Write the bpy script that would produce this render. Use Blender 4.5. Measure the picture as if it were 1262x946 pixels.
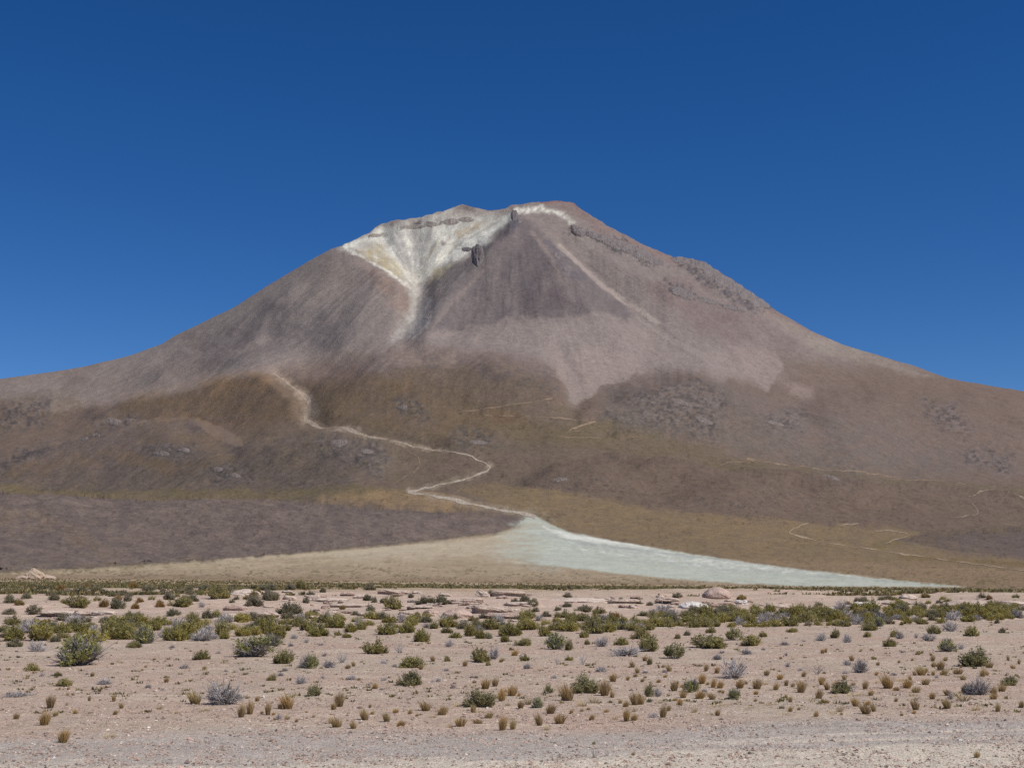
import bpy, math, random
import numpy as np

# ------------------------------------------------------------------ scene, camera, sky, sun
for o in list(bpy.data.objects):
    bpy.data.objects.remove(o)
SC = bpy.context.scene
COL = SC.collection
SC.render.engine = 'CYCLES'
SC.cycles.use_denoising = False
SC.cycles.denoiser = 'OPENIMAGEDENOISE'
SC.cycles.denoising_input_passes = 'RGB_ALBEDO_NORMAL'
SC.view_settings.view_transform = 'Standard'
SC.view_settings.look = 'None'
SC.view_settings.gamma = 1.0
SC.view_settings.exposure = 0.0

W, H = 1262.0, 946.0            # survey frame of the sight lines
F = 1650.0                      # focal length in the same units
EYE = 3.0                       # eye height above the gravel, metres
HORIZON = 704.0
PITCH = math.atan((HORIZON - H / 2) / F)

cam = bpy.data.cameras.new('camera')
cam.sensor_fit = 'HORIZONTAL'
cam.sensor_width = 36.0
cam.lens = 36.0 * F / W
cam.clip_start = 0.1
cam.clip_end = 90000.0
camo = bpy.data.objects.new('camera', cam)
COL.objects.link(camo)
camo.location = (0, 0, EYE)
camo.rotation_euler = (math.pi / 2 + PITCH, 0, 0)
SC.camera = camo

SUN_ELEV = math.radians(52)
SUN_AZ = math.radians(118)      # clockwise from the view direction (+Y): to the right, a little behind
world = bpy.data.worlds.new('World')
SC.world = world
world.use_nodes = True
wn = world.node_tree
bg = wn.nodes['Background']
sky = wn.nodes.new('ShaderNodeTexSky')
sky.sky_type = 'NISHITA'
sky.sun_disc = False
sky.sun_elevation = SUN_ELEV
sky.sun_rotation = SUN_AZ
sky.altitude = 3700
sky.air_density = 1.0
sky.dust_density = 0.0
sky.ozone_density = 3.0
hsv = wn.nodes.new('ShaderNodeHueSaturation')      # thin dry air at altitude: a deep saturated blue
hsv.inputs['Saturation'].default_value = 1.32
hsv.inputs['Value'].default_value = 1.17
hsv.inputs['Hue'].default_value = 0.509
wn.links.new(sky.outputs[0], hsv.inputs['Color'])
wn.links.new(hsv.outputs[0], bg.inputs[0])
bg.inputs[1].default_value = 0.075

sl = bpy.data.lights.new('sun', 'SUN')
sl.energy = 4.4
sl.angle = math.radians(0.5)
sl.color = (1.0, 0.955, 0.89)
so = bpy.data.objects.new('sun', sl)
COL.objects.link(so)
so.rotation_euler = (math.pi / 2 - SUN_ELEV, 0, math.pi - SUN_AZ)
so.location = (0, 0, 60)

# ------------------------------------------------------------------ helpers
def lin(r, g, b, k=1.0):
    def f(c):
        c /= 255.0
        return (c / 12.92 if c <= 0.04045 else ((c + 0.055) / 1.055) ** 2.4) * k
    return np.array([f(r), f(g), f(b)])

def hash2(ix, iy, seed):
    n = (ix.astype(np.int64) * 374761393 + iy.astype(np.int64) * 668265263 + seed * 974711) & 0x7fffffff
    n = ((n ^ (n >> 13)) * 1274126177) & 0x7fffffff
    n = (n ^ (n >> 16)) & 0xffff
    return n / 65535.0

def vnoise(x, y, seed=0):
    """value noise in -1..1"""
    x = np.asarray(x, float); y = np.asarray(y, float)
    ix = np.floor(x); iy = np.floor(y)
    fx = x - ix; fy = y - iy
    ux = fx * fx * fx * (fx * (fx * 6 - 15) + 10)
    uy = fy * fy * fy * (fy * (fy * 6 - 15) + 10)
    a = hash2(ix, iy, seed); b = hash2(ix + 1, iy, seed)
    c = hash2(ix, iy + 1, seed); d = hash2(ix + 1, iy + 1, seed)
    return ((a + (b - a) * ux) * (1 - uy) + (c + (d - c) * ux) * uy) * 2 - 1

def fbm(x, y, seed=0, octv=4, gain=0.5, rot=0.6):
    s = 0.0; amp = 1.0; tot = 0.0
    ca, sa = math.cos(rot), math.sin(rot)
    for i in range(octv):
        s = s + vnoise(x, y, seed + i * 17) * amp
        tot += amp; amp *= gain
        x, y = (x * ca - y * sa) * 2.03 + 11.3, (x * sa + y * ca) * 2.03 - 7.1
    return s / tot

def ridged(x, y, seed=0, octv=4):
    s = 0.0; amp = 1.0; tot = 0.0
    for i in range(octv):
        s = s + (1 - np.abs(vnoise(x, y, seed + i * 31))) * amp
        tot += amp; amp *= 0.5
        x = x * 2.1 + 5.2; y = y * 2.1 - 3.7
    return s / tot

def sstep(a, b, v):
    t = np.clip((v - a) / (b - a), 0, 1)
    return t * t * (3 - 2 * t)

CP, SP = math.cos(PITCH), math.sin(PITCH)
def sight(x, y):
    """slopes (side per metre ahead, rise per metre ahead) of a surveyed sight line"""
    vx = (np.asarray(x, float) - W / 2) / F
    vy = (H / 2 - np.asarray(y, float)) / F
    fy = CP - SP * vy
    return vx / fy, (SP + CP * vy) / fy

def new_mesh(name, verts, faces, mat=None, smooth=False, cols=None):
    """faces: (n,3) or (n,4) int array"""
    verts = np.asarray(verts, np.float32); faces = np.asarray(faces, np.int32)
    m = bpy.data.meshes.new(name)
    n, k = faces.shape
    m.vertices.add(len(verts)); m.vertices.foreach_set('co', verts.ravel())
    m.loops.add(n * k); m.loops.foreach_set('vertex_index', faces.ravel())
    m.polygons.add(n)
    m.polygons.foreach_set('loop_start', np.arange(0, n * k, k, dtype=np.int32))
    m.polygons.foreach_set('use_smooth', np.full(n, smooth, dtype=bool))
    m.update(calc_edges=True)
    if cols is not None:
        a = m.color_attributes.new('tone', 'FLOAT_COLOR', 'POINT')
        c4 = np.ones((len(verts), 4), np.float32); c4[:, :3] = cols
        a.data.foreach_set('color', c4.ravel())
    if mat: m.materials.append(mat)
    return m

def put(name, mesh, parent=None, **props):
    o = bpy.data.objects.new(name, mesh)
    COL.objects.link(o)
    if parent: o.parent = parent
    for k, v in props.items(): o[k] = v
    return o

def material(name, rough=0.9):
    m = bpy.data.materials.new(name); m.use_nodes = True
    nt = m.node_tree
    b = nt.nodes['Principled BSDF']
    b.inputs['Roughness'].default_value = rough
    b.inputs['Specular IOR Level'].default_value = 0.15
    return m, nt, b

class NT:
    """tiny node shorthand"""
    def __init__(self, nt): self.nt = nt
    def add(self, t, **kw):
        n = self.nt.nodes.new(t)
        for k, v in kw.items(): setattr(n, k, v)
        return n
    def link(self, a, b): self.nt.links.new(a, b)
    def noise(self, vec, scale, detail=3, rough=0.6):
        n = self.add('ShaderNodeTexNoise')
        n.inputs['Scale'].default_value = scale; n.inputs['Detail'].default_value = detail
        n.inputs['Roughness'].default_value = rough
        self.link(vec, n.inputs['Vector']); return n.outputs[0]
    def ramp(self, val, lo, hi, a, b):
        n = self.add('ShaderNodeMapRange')
        n.inputs[1].default_value = lo; n.inputs[2].default_value = hi
        n.inputs[3].default_value = a; n.inputs[4].default_value = b
        self.link(val, n.inputs[0]); return n.outputs[0]
    def mul(self, a, b):
        n = self.add('ShaderNodeMath', operation='MULTIPLY')
        self.link(a, n.inputs[0])
        if isinstance(b, (int, float)): n.inputs[1].default_value = b
        else: self.link(b, n.inputs[1])
        return n.outputs[0]
    def sumn(self, a, b):
        n = self.add('ShaderNodeMath', operation='ADD')
        self.link(a, n.inputs[0]); self.link(b, n.inputs[1]); return n.outputs[0]
    def scale(self, col, fac):
        n = self.add('ShaderNodeVectorMath', operation='SCALE')
        self.link(col, n.inputs[0]); self.link(fac, n.inputs['Scale']); return n.outputs[0]
    def bump(self, h, strength, dist):
        n = self.add('ShaderNodeBump')
        n.inputs['Strength'].default_value = strength; n.inputs['Distance'].default_value = dist
        self.link(h, n.inputs['Height']); return n.outputs[0]

# ------------------------------------------------------------------ materials of the setting
def tone_material(name, scales, contrast, bump_dist, bump_strength=0.6):
    """colour comes from the surveyed tone attribute, grain and fine relief from noise in metres"""
    m, nt, b = material(name, 0.95)
    q = NT(nt)
    at = q.add('ShaderNodeAttribute', attribute_name='tone')
    tc = q.add('ShaderNodeTexCoord')
    p = tc.outputs['Object']
    g = None; h = None
    for s, c in zip(scales, contrast):
        n = q.noise(p, s, 2.0, 0.65)
        r = q.ramp(n, 0.28, 0.72, 1 - c, 1 + c)
        g = r if g is None else q.mul(g, r)
        h = n if h is None else q.sumn(h, n)
    q.link(q.scale(at.outputs['Color'], g), b.inputs['Base Color'])
    q.link(q.bump(h, bump_strength, bump_dist), b.inputs['Normal'])
    return m

M_ROCKY = tone_material('mountain_scree', (0.022, 0.075, 0.2), (0.10, 0.17, 0.14), 8.0, 0.42)
M_FAN = tone_material('fan_sediment', (0.01, 0.06, 0.25), (0.07, 0.10, 0.10), 2.0, 0.4)
M_GROUND = tone_material('desert_gravel', (0.35, 3.0, 11.0, 30.0), (0.07, 0.15, 0.24, 0.22), 0.04, 0.9)
M_TRACK = tone_material('track_dust', (0.02, 0.1), (0.12, 0.15), 1.0, 0.3)
M_STONE = tone_material('outcrop_rock', (0.5, 2.5, 9.0), (0.10, 0.16, 0.12), 0.09, 0.8)

M_CRAG = tone_material('crag_rock', (0.02, 0.07, 0.2), (0.12, 0.25, 0.2), 6.0, 0.7)

def plant_material(name, rough=0.8, transl=0.0):
    m, nt, b = material(name, rough)
    q = NT(nt)
    at = q.add('ShaderNodeAttribute', attribute_name='tone')
    oi = q.add('ShaderNodeObjectInfo')
    mx = q.add('ShaderNodeVectorMath', operation='MULTIPLY')
    q.link(oi.outputs['Color'], mx.inputs[0]); q.link(at.outputs['Color'], mx.inputs[1])
    q.link(mx.outputs[0], b.inputs['Base Color'])
    if transl:
        t = q.add('ShaderNodeBsdfTranslucent'); q.link(mx.outputs[0], t.inputs['Color'])
        s = q.add('ShaderNodeMixShader'); s.inputs[0].default_value = transl
        out = nt.nodes['Material Output']
        q.link(b.outputs[0], s.inputs[1]); q.link(t.outputs[0], s.inputs[2]); q.link(s.outputs[0], out.inputs[0])
    return m
M_LEAF = plant_material('shrub_leaves', 0.75, 0.42)
M_TWIG = plant_material('dry_twigs', 0.85)
M_GRASS = plant_material('straw_blades', 0.7, 0.3)

KALB = 1.0        # photographed tone -> surface albedo
# ------------------------------------------------------------------ the plain
def ground_z(X, Y, rough=True):
    X = np.asarray(X, float); Y = np.asarray(Y, float)
    r = np.hypot(X, Y)
    z = np.interp(r, [0, 60, 80, 110, 150, 200, 300, 500, 1000, 1500, 2600, 6000],
                     [0, 0, .25, .55, .55, .1, -1, -3.6, -9, -15, -26, -30])
    lat = np.clip(X / np.maximum(r, 1e-3) / 0.36, -1, 1)
    z = z + np.clip((r - 150) / 1350, 0, 1) * 11.5 * (0.5 - 0.5 * lat)
    if rough:
        z = z + 0.05 * fbm(X / 7, Y / 7, 5, 3) * sstep(10, 30, r) * (1 - sstep(300, 600, r))
        oc = sstep(66, 88, r) * (1 - sstep(170, 300, r))
        st = 0.45 * fbm(X / 16, Y / 9, 8, 3) + 0.14 * fbm(X / 3.5, Y / 2.5, 9, 3)
        tr = st / 0.16                                     # weathered into low steps
        st = 0.16 * (np.floor(tr) + sstep(0.25, 0.6, tr - np.floor(tr))) * 0.75 + st * 0.35
        z = z + st * oc
    return z

def on_ground(x, y):
    """where the surveyed sight line meets the plain"""
    a, s = sight(x, y)
    d = np.geomspace(12, 2400, 1400)
    gap = EYE + s * d - ground_z(a * d, d)
    k = int(np.argmax(gap <= 0)) if (gap <= 0).any() else len(d) - 1
    lo, hi = d[max(k - 1, 0)], d[k]
    for _ in range(18):
        mid = (lo + hi) / 2
        if EYE + s * mid - float(ground_z(a * mid, mid)) > 0: lo = mid
        else: hi = mid
    D = hi
    return float(a * D), float(D), float(ground_z(a * D, D)), float(D / F)   # last: metres per survey unit

az = np.concatenate([np.linspace(-math.pi, -0.56, 40)[:-1], np.linspace(-0.56, 0.56, 560), np.linspace(0.56, math.pi, 40)[1:]])
rr = np.concatenate([[1.0, 4.0, 8.0, 12.0], np.geomspace(15, 62, 270), np.geomspace(62.4, 190, 270), np.geomspace(192, 2600, 140), [4000, 8000, 17000]])
R_, A_ = np.meshgrid(rr, az, indexing='ij')
GX, GY = R_ * np.sin(A_), R_ * np.cos(A_)
GZ = ground_z(GX, GY)
mic = (0.018 * fbm(GX / 0.55, GY / 0.55, 21, 3) + 0.012 * ridged(GX / 0.22, GY / 0.22, 23, 2)) * (1 - sstep(60, 110, R_)) * sstep(8, 15, R_)
GZ = GZ + mic
def ground_tone(X, Y):
    r = np.hypot(X, Y)
    n1 = fbm(X / 6, Y / 3, 41, 4)[..., None]; n2 = fbm(X / 2.2, Y / 0.8, 43, 4)[..., None]
    n3 = fbm(X / 45, Y / 18, 45, 4)[..., None]
    base = lin(170, 153, 135); pink = lin(171, 147, 130); pale = lin(187, 170, 151); grey = lin(164, 155, 145); cream = lin(198, 186, 166)
    c = np.ones(X.shape + (3,)) * base
    c = c + (pink - c) * np.clip(0.45 + n1 * 0.9, 0, 1)
    c = c + (pale - c) * np.clip((n2 - 0.15) * 1.6, 0, 0.7)
    # the roadside: grey gravel, then a pale strip of packed dust
    lat = X / np.maximum(Y, 1)
    edge = np.interp(lat, [-.4, -.2, 0, .1, .2, .4], [24.3, 25.9, 25.6, 26.0, 27.6, 28.2]) + n2[..., 0] * 0.5
    k = ((1 - sstep(-0.7, 1.1, Y - edge)) * (Y > 0))[..., None]
    c = c + (grey - c) * k * (0.85 + 0.15 * n2)
    strip = np.interp(lat, [-.4, -.12, 0, .15, .4], [21.6, 22.0, 22.7, 23.6, 24.6])
    k = ((1 - sstep(-0.5, 0.5, Y - strip + n2[..., 0] * 0.9)) * (Y > 0))[..., None]
    c = c + (cream - c) * k * 0.75
    for off, wd in ((2.0, 0.16), (0.9, 0.2), (-0.6, 0.16)):
        lane = np.exp(-((Y - strip - off * sstep(0.0, 0.3, lat) - 0.25 * np.sin(X * 0.35 + off)) / wd) ** 2)[..., None] * sstep(0.02, 0.2, lat)[..., None]
        c = c + (lin(196, 182, 164) - c) * lane * np.clip(0.35 + n2, 0, 0.8)
    # bare rock shows through the sand along the outcrop
    k = (sstep(70, 88, r) * (1 - sstep(170, 240, r)))[..., None] * np.clip(0.35 + 1.3 * fbm(X / 14, Y / 8, 47, 4)[..., None], 0, 1)
    c = c + (lin(186, 163, 146) - c) * k * 0.8
    # far plain: straw coloured steppe between bare strips
    k = sstep(115, 260, r)[..., None] * np.clip(0.62 + 1.2 * n3, 0, 1) * 0.85
    c = c + (lin(136, 118, 80) - c) * k
    k = sstep(500, 1300, r)[..., None]
    c = c + (lin(138, 118, 92) - c) * k * 0.7
    return c * KALB * 1.09
gc = ground_tone(GX, GY)
nr, na = R_.shape
idx = np.arange(nr * na).reshape(nr, na)
quads = np.stack([idx[:-1, :-1], idx[1:, :-1], idx[1:, 1:], idx[:-1, 1:]], -1)[:, :, ::-1]
wrap = np.stack([idx[:-1, -1], idx[1:, -1], idx[1:, 0], idx[:-1, 0]], -1)[:, ::-1]
gv = np.stack([GX, GY, GZ], -1).reshape(-1, 3); gcol = gc.reshape(-1, 3)
qc = quads.reshape(-1, 4)
cen = gv[qc].mean(1)
latc = cen[:, 0] / np.maximum(np.abs(cen[:, 1]), 1)
road_edge = np.interp(latc, [-.4, -.2, 0, .1, .2, .4], [24.3, 25.9, 25.6, 26.0, 27.6, 28.2])
is_road = (cen[:, 1] > 14) & (cen[:, 1] < road_edge) & (np.abs(latc) < 0.6)
def sub(verts, faces, cols):
    u, inv = np.unique(faces, return_inverse=True)
    return verts[u], inv.reshape(faces.shape), cols[u]
v, f, c = sub(gv, np.concatenate([qc[~is_road], wrap]), gcol)
put('ground', new_mesh('ground', v, f, M_GROUND, True, c), kind='structure')
v, f, c = sub(gv, qc[is_road], gcol)
put('gravel_road', new_mesh('gravel_road', v, f, M_GROUND, True, c), kind='structure')

# ------------------------------------------------------------------ the volcano and its slopes
SKY = np.array([(-420, 560), (-200, 500), (-60, 478), (0, 467), (50, 460), (100, 452), (160, 438), (200, 424), (215, 414), (250, 397), (290, 378),
    (330, 352), (380, 322), (410, 306), (430, 299), (450, 289), (470, 276), (490, 271), (520, 267), (548, 259), (570, 252), (585, 255),
    (600, 258.5), (615, 259), (630, 253), (655, 249), (690, 248), (705, 250), (715, 256), (730, 267), (760, 284), (800, 305), (830, 317),
    (855, 320), (870, 325), (900, 343), (940, 370), (960, 385), (1000, 408), (1040, 425), (1090, 440), (1130, 452), (1170, 467), (1210, 474),
    (1262, 482), (1330, 497), (1480, 535), (1700, 590)], float)
px = np.concatenate([np.arange(-380, -14, 12.0), np.arange(-14, 1277, 1.15), np.arange(1278, 1660, 12.0)])
tt = np.concatenate([np.linspace(0, 0.5, 290)[:-1], np.linspace(0.5, 1, 260)])
ysky = np.interp(px, SKY[:, 0], SKY[:, 1]) + 1.5 * fbm(px / 7, px * 0, 61, 4) * ((px > 410) & (px < 960)) + 0.35 * fbm(px / 14, px * 0 + 3, 62, 2)
fa, _ = sight(px, 715.0)
foot_z = ground_z(fa * 1500, np.full_like(fa, 1500), False)
yfoot = HORIZON + (EYE - foot_z) * F / 1500
T, PX = np.meshgrid(tt, px, indexing='ij')
YF = np.broadcast_to(yfoot, T.shape); YS = np.broadcast_to(ysky, T.shape)
PY = YF - T * (YF - YS)
gt = np.linspace(0, 1, 801)
gg = np.interp(gt, [0, .17, .255, .51, .79, 1], [0, .21, .34, .64, .855, 1])
for _ in range(3):
    gg = np.convolve(np.pad(gg, 40, mode='reflect', reflect_type='odd'), np.ones(81) / 81, 'valid')
gg = (gg - gg[0]) / (gg[-1] - gg[0])
gt = np.append(gt, 1.3); gg = np.append(gg, 1 + 0.3 * 0.62)
xu = np.arange(-420, 1700, 2.0)
su = np.interp(xu, SKY[:, 0], SKY[:, 1])
for _ in range(3):
    su = np.convolve(np.pad(su, 22, mode='edge'), np.ones(45) / 45, 'valid')
def base_range(x, y):
    yf = np.interp(x, px, yfoot); ys = np.interp(x, xu, su)
    return 1500 + 7900 * np.interp((yf - y) / (yf - ys), gt, gg)
D = base_range(PX, PY)

def seg_dist(X, Y, P, closed):
    best = np.full(X.shape, 1e9); par = np.zeros(X.shape)
    n = len(P); L = 0.0
    for i in range(n if closed else n - 1):
        ax, ay = P[i][:2]; bx, by = P[(i + 1) % n][:2]
        ex, ey = bx - ax, by - ay
        l2 = ex * ex + ey * ey + 1e-9
        u = np.clip(((X - ax) * ex + (Y - ay) * ey) / l2, 0, 1)
        d = np.hypot(X - ax - u * ex, Y - ay - u * ey)
        k = d < best
        best = np.where(k, d, best); par = np.where(k, i + u, par)
    return best, par

def region(P, feather=4.0, warp=3.0, wscale=14.0, seed=1, stretch=1.0, wx=None):
    """soft mask of a surveyed outline over the slope grid; the outline is roughened by noise"""
    P = [tuple(map(float, p)) for p in P]
    xs = [p[0] for p in P]; ys = [p[1] for p in P]
    pad = feather + warp + 6
    i0, i1 = np.searchsorted(px, [min(xs) - pad, max(xs) + pad])
    M = np.zeros(PX.shape)
    Xs, Ys = PX[:, i0:i1], PY[:, i0:i1]
    rows = np.where(((Ys > min(ys) - pad) & (Ys < max(ys) + pad)).any(1))[0]
    if not len(rows): return M
    r0, r1 = rows[0], rows[-1] + 1
    Xs, Ys = Xs[r0:r1], Ys[r0:r1]
    d, _ = seg_dist(Xs, Ys, P, True)
    ins = np.zeros(Xs.shape, bool); n = len(P); j = n - 1
    for i in range(n):
        xi, yi = P[i]; xj, yj = P[j]
        if yi != yj:
            ins ^= ((yi > Ys) != (yj > Ys)) & (Xs < (xj - xi) * (Ys - yi) / (yj - yi) + xi)
        j = i
    sd = np.where(ins, d, -d) + warp * fbm(Xs / wscale, Ys / (wscale * stretch), seed, 4, 0.6) * 1.6
    M[r0:r1, i0:i1] = sstep(-feather, feather, sd)
    return M

def stroke(P, hw, feather=None, warp=0.6, seed=3):
    """soft mask along a surveyed line"""
    feather = feather or hw
    xs = [p[0] for p in P]; ys = [p[1] for p in P]
    pad = hw + feather + 6
    i0, i1 = np.searchsorted(px, [min(xs) - pad, max(xs) + pad])
    M = np.zeros(PX.shape)
    Xs, Ys = PX[:, i0:i1], PY[:, i0:i1]
    rows = np.where(((Ys > min(ys) - pad) & (Ys < max(ys) + pad)).any(1))[0]
    if not len(rows): return M
    r0, r1 = rows[0], rows[-1] + 1
    Xs, Ys = Xs[r0:r1], Ys[r0:r1]
    d, _ = seg_dist(Xs, Ys, P, False)
    d = d + warp * fbm(Xs / 6, Ys / 6, seed, 3)
    M[r0:r1, i0:i1] = 1 - sstep(hw - feather * 0.5, hw + feather * 0.5, d)
    return M

# --- large relief, in metres of range (towards the viewer is negative)
BOWL = [(428, 303), (450, 289), (478, 276), (520, 270), (560, 262), (600, 264), (634, 264), (600, 297), (580, 314), (556, 326), (537, 336), (527, 345), (521, 368), (516, 404), (503, 408), (508, 372), (503, 352), (470, 328)]
def tri(P, hw):
    xs = [p[0] for p in P]; ys = [p[1] for p in P]
    i0, i1 = np.searchsorted(px, [min(xs) - hw, max(xs) + hw])
    M = np.zeros(PX.shape)
    d, _ = seg_dist(PX[:, i0:i1], PY[:, i0:i1], P, False)
    M[:, i0:i1] = np.clip(1 - d / hw, 0, 1) ** 1.3
    return M
top_fade = 1 - sstep(0.93, 1.0, T) * 0.8
MOUNDS = [([(300, 560), (330, 532), (400, 528), (460, 540), (486, 562), (476, 588), (440, 602), (360, 604), (300, 598)], 95, 12),
          ([(0, 560), (60, 545), (130, 522), (200, 520), (270, 556), (296, 598), (200, 604), (0, 600)], 100, 14),
          ([(110, 512), (170, 490), (240, 474), (330, 462), (366, 490), (372, 516), (320, 530), (240, 530), (150, 522)], 150, 10),
          ([(388, 515), (398, 482), (470, 446), (530, 436), (600, 440), (672, 450), (694, 474), (702, 500), (640, 524), (560, 545), (450, 530)], 110, 14),
          ([(720, 508), (780, 476), (860, 460), (930, 486), (1000, 520), (1060, 572), (900, 556), (800, 540)], 210, 14),
          ([(1000, 505), (1080, 482), (1200, 490), (1300, 510), (1300, 592), (1150, 588), (1050, 566)], 180, 14),
          ([(636, 600), (680, 574), (740, 568), (790, 596), (720, 612)], 80, 8),
          ([(540, 536), (600, 526), (640, 545), (600, 556), (550, 552)], 60, 6),
          ([(830, 612), (900, 590), (1000, 590), (1080, 600), (1060, 632), (920, 632)], 90, 9),
          ([(80, 470), (110, 462), (180, 440), (260, 424), (330, 440), (250, 462), (120, 494)], 45, 12),
          ([(0, 500), (50, 482), (96, 490), (70, 530), (0, 545)], 60, 12),
          ([(770, 345), (830, 340), (870, 372), (850, 405), (800, 395)], 120, 12),
          ([(880, 352), (930, 376), (970, 404), (930, 410), (890, 388)], 80, 10)]
rel = np.zeros_like(D)
def blur(A, ky, kx):
    for ax, k in ((0, ky), (1, kx)):
        for _ in range(2):
            P_ = np.concatenate([np.repeat(np.take(A, [0], ax), k // 2 + 1, ax), A, np.repeat(np.take(A, [-1], ax), k // 2, ax)], ax)
            S_ = np.cumsum(P_, ax)
            n_ = A.shape[ax]
            A = (np.take(S_, range(k, k + n_), ax) - np.take(S_, range(0, n_), ax)) / k
    return A
rel += 190 * region(BOWL, 20, 4, 20, 71)
for i, (P, a, w_) in enumerate(MOUNDS):
    yb_ = max(p[1] for p in P); yt_ = min(p[1] for p in P)
    rel -= 2.2 * a * region(P, w_ * 1.25, 5, 26, 170 + i) * top_fade * sstep(yb_ + 2, yb_ - 0.75 * (yb_ - yt_), PY)
rel = blur(rel, 9, 11)
rel -= 210 * region([(634, 264), (606, 300), (590, 322), (560, 366), (536, 402), (600, 396), (650, 392), (690, 394), (780, 390), (742, 350), (690, 310), (655, 275)], 9, 3, 14, 190) * sstep(402, 330, PY)
rel -= 200 * region([(424, 306), (470, 334), (503, 354), (502, 392), (486, 416), (420, 432), (340, 440), (300, 420), (330, 372), (380, 330), (405, 310)], 10, 3, 14, 191) * top_fade * sstep(440, 365, PY)
rel += 110 * tri([(512, 300), (515, 350), (512, 390), (498, 415)], 26)
for P, hw, a in [
    ([(634, 264), (655, 300), (668, 345), (660, 400), (640, 440)], 90, 55),       # the central rib below the pinnacle
    ([(634, 264), (604, 304), (570, 340), (540, 382), (524, 415)], 30, 150),       # its left shoulder
    ([(428, 303), (466, 326), (505, 352)], 20, 90),
    ([(410, 306), (380, 345), (350, 390), (300, 430)], 60, 120),
    ([(470, 340), (440, 390), (420, 420)], 40, 70),
    ([(330, 360), (300, 395), (270, 430), (200, 460)], 50, 90),
    ([(740, 275), (800, 320), (860, 345), (930, 390), (985, 425)], 40, 130),       # right shoulder with the cliffs
    ([(760, 330), (800, 380), (850, 430), (900, 470)], 50, 80),
    ([(600, 300), (588, 330), (600, 345)], 16, 70),
    ([(690, 330), (720, 380), (770, 420)], 34, 70),
    ([(460, 440), (520, 430), (580, 440), (660, 480), (700, 498)], 60, 120),       # old lava shoulder in front
    ([(120, 500), (240, 480), (330, 460)], 50, 120),
    ([(860, 470), (900, 500), (960, 540), (1050, 560)], 80, 160),
    ([(1000, 450), (1100, 480), (1262, 520)], 60, 120)]:
    rel -= 1.5 * a * tri(P, hw) * top_fade
for P, hw, a in [
    ([(690, 300), (740, 345), (790, 392), (860, 430), (930, 465)], 22, 70),
    ([(650, 300), (690, 350), (720, 400)], 14, 12),
    ([(395, 320), (370, 365), (330, 410)], 18, 50),
    ([(560, 300), (540, 330), (520, 360)], 12, 40),
    ([(470, 290), (495, 325), (510, 350)], 12, 45),
    ([(690, 440), (700, 480), (706, 498)], 26, 70),
    ([(340, 462), (375, 488), (378, 516), (450, 537), (545, 556)], 16, 60)]:
    rel += 1.6 * a * tri(P, hw) * top_fade
# flow fronts standing up in front of the slope behind them
LEFT_FLOW = [(-400, 606), (0, 611), (60, 613), (130, 616), (200, 618), (270, 618), (330, 615), (400, 621), (470, 626), (560, 631), (620, 635), (646, 640),
             (640, 646), (610, 655), (570, 660), (500, 668), (400, 678), (300, 686), (200, 693), (100, 699), (0, 703), (-400, 712)]
RIGHT_FLOW = [(640, 594), (680, 575), (760, 562), (830, 568), (900, 582), (980, 583), (1060, 590), (1150, 600), (1262, 610), (1500, 625), (1500, 650), (1262, 645),
              (1150, 652), (1080, 648), (1000, 642), (900, 640), (820, 628), (740, 612), (680, 604)]
MID_FLOW = [(-400, 560), (0, 570), (90, 545), (160, 520), (240, 520), (300, 545), (380, 535), (430, 537), (470, 545), (490, 560), (480, 585), (440, 600), (380, 606), (300, 606), (200, 608), (100, 606), (0, 604), (-400, 600)]
RIGHT_LOW = [(1105, 666), (1150, 656), (1262, 650), (1500, 650), (1500, 700), (1262, 686), (1170, 680)]
def flow(P, steep, k, feather, seed):
    global D
    M = region(P, feather, 1.5, 20, seed)
    xs = px
    bot = np.full(len(px), -1.0)
    n = len(P)
    for i in range(n):
        (ax, ay), (bx, by) = P[i], P[(i + 1) % n]
        if ax == bx: continue
        lo, hi = min(ax, bx), max(ax, bx)
        s = (px >= lo) & (px <= hi)
        yy = ay + (px - ax) * (by - ay) / (bx - ax)
        bot = np.where(s, np.maximum(bot, yy), bot)
    ok = np.where(bot > 0)[0]
    bot0 = bot.copy()
    bot = np.interp(px, px[ok], bot[ok])
    ins = (px > -14) & (px < 1277)
    bot[ins] = np.convolve(np.pad(bot[ins], 20, mode='edge'), np.ones(41) / 41, 'valid')
    bot = np.minimum(bot, np.interp(px, px[ok], bot0[ok])) - 0.3
    yb = np.broadcast_to(bot, PY.shape)
    Db = base_range(PX, yb)
    Dn = Db + np.maximum(yb - PY, 0) * steep
    D = D + (np.minimum(Dn, D) - D) * M * k
flow(MID_FLOW, 9.0, 0.45, 6, 80)
flow(RIGHT_FLOW, 8.0, 0.5, 5, 81)
flow(LEFT_FLOW, 5.0, 0.95, 3.0, 82)
flow(RIGHT_LOW, 6.0, 0.6, 3, 83)
D = np.maximum.accumulate(D + 3.0 * T, axis=0)
D0 = D.copy()
D = D + rel * sstep(0.05, 0.2, T)
for j in range(1, D.shape[0]):                          # no face much steeper than the general slope
    D[j] = np.maximum(D[j], D[j - 1] + 0.60 * (D0[j] - D0[j - 1]))
D = D0 + blur(D - D0, 5, 7)

SA, SR = sight(PX, PY)
VX, VY, VZ = SA * D, D.copy(), EYE + SR * D
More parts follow.
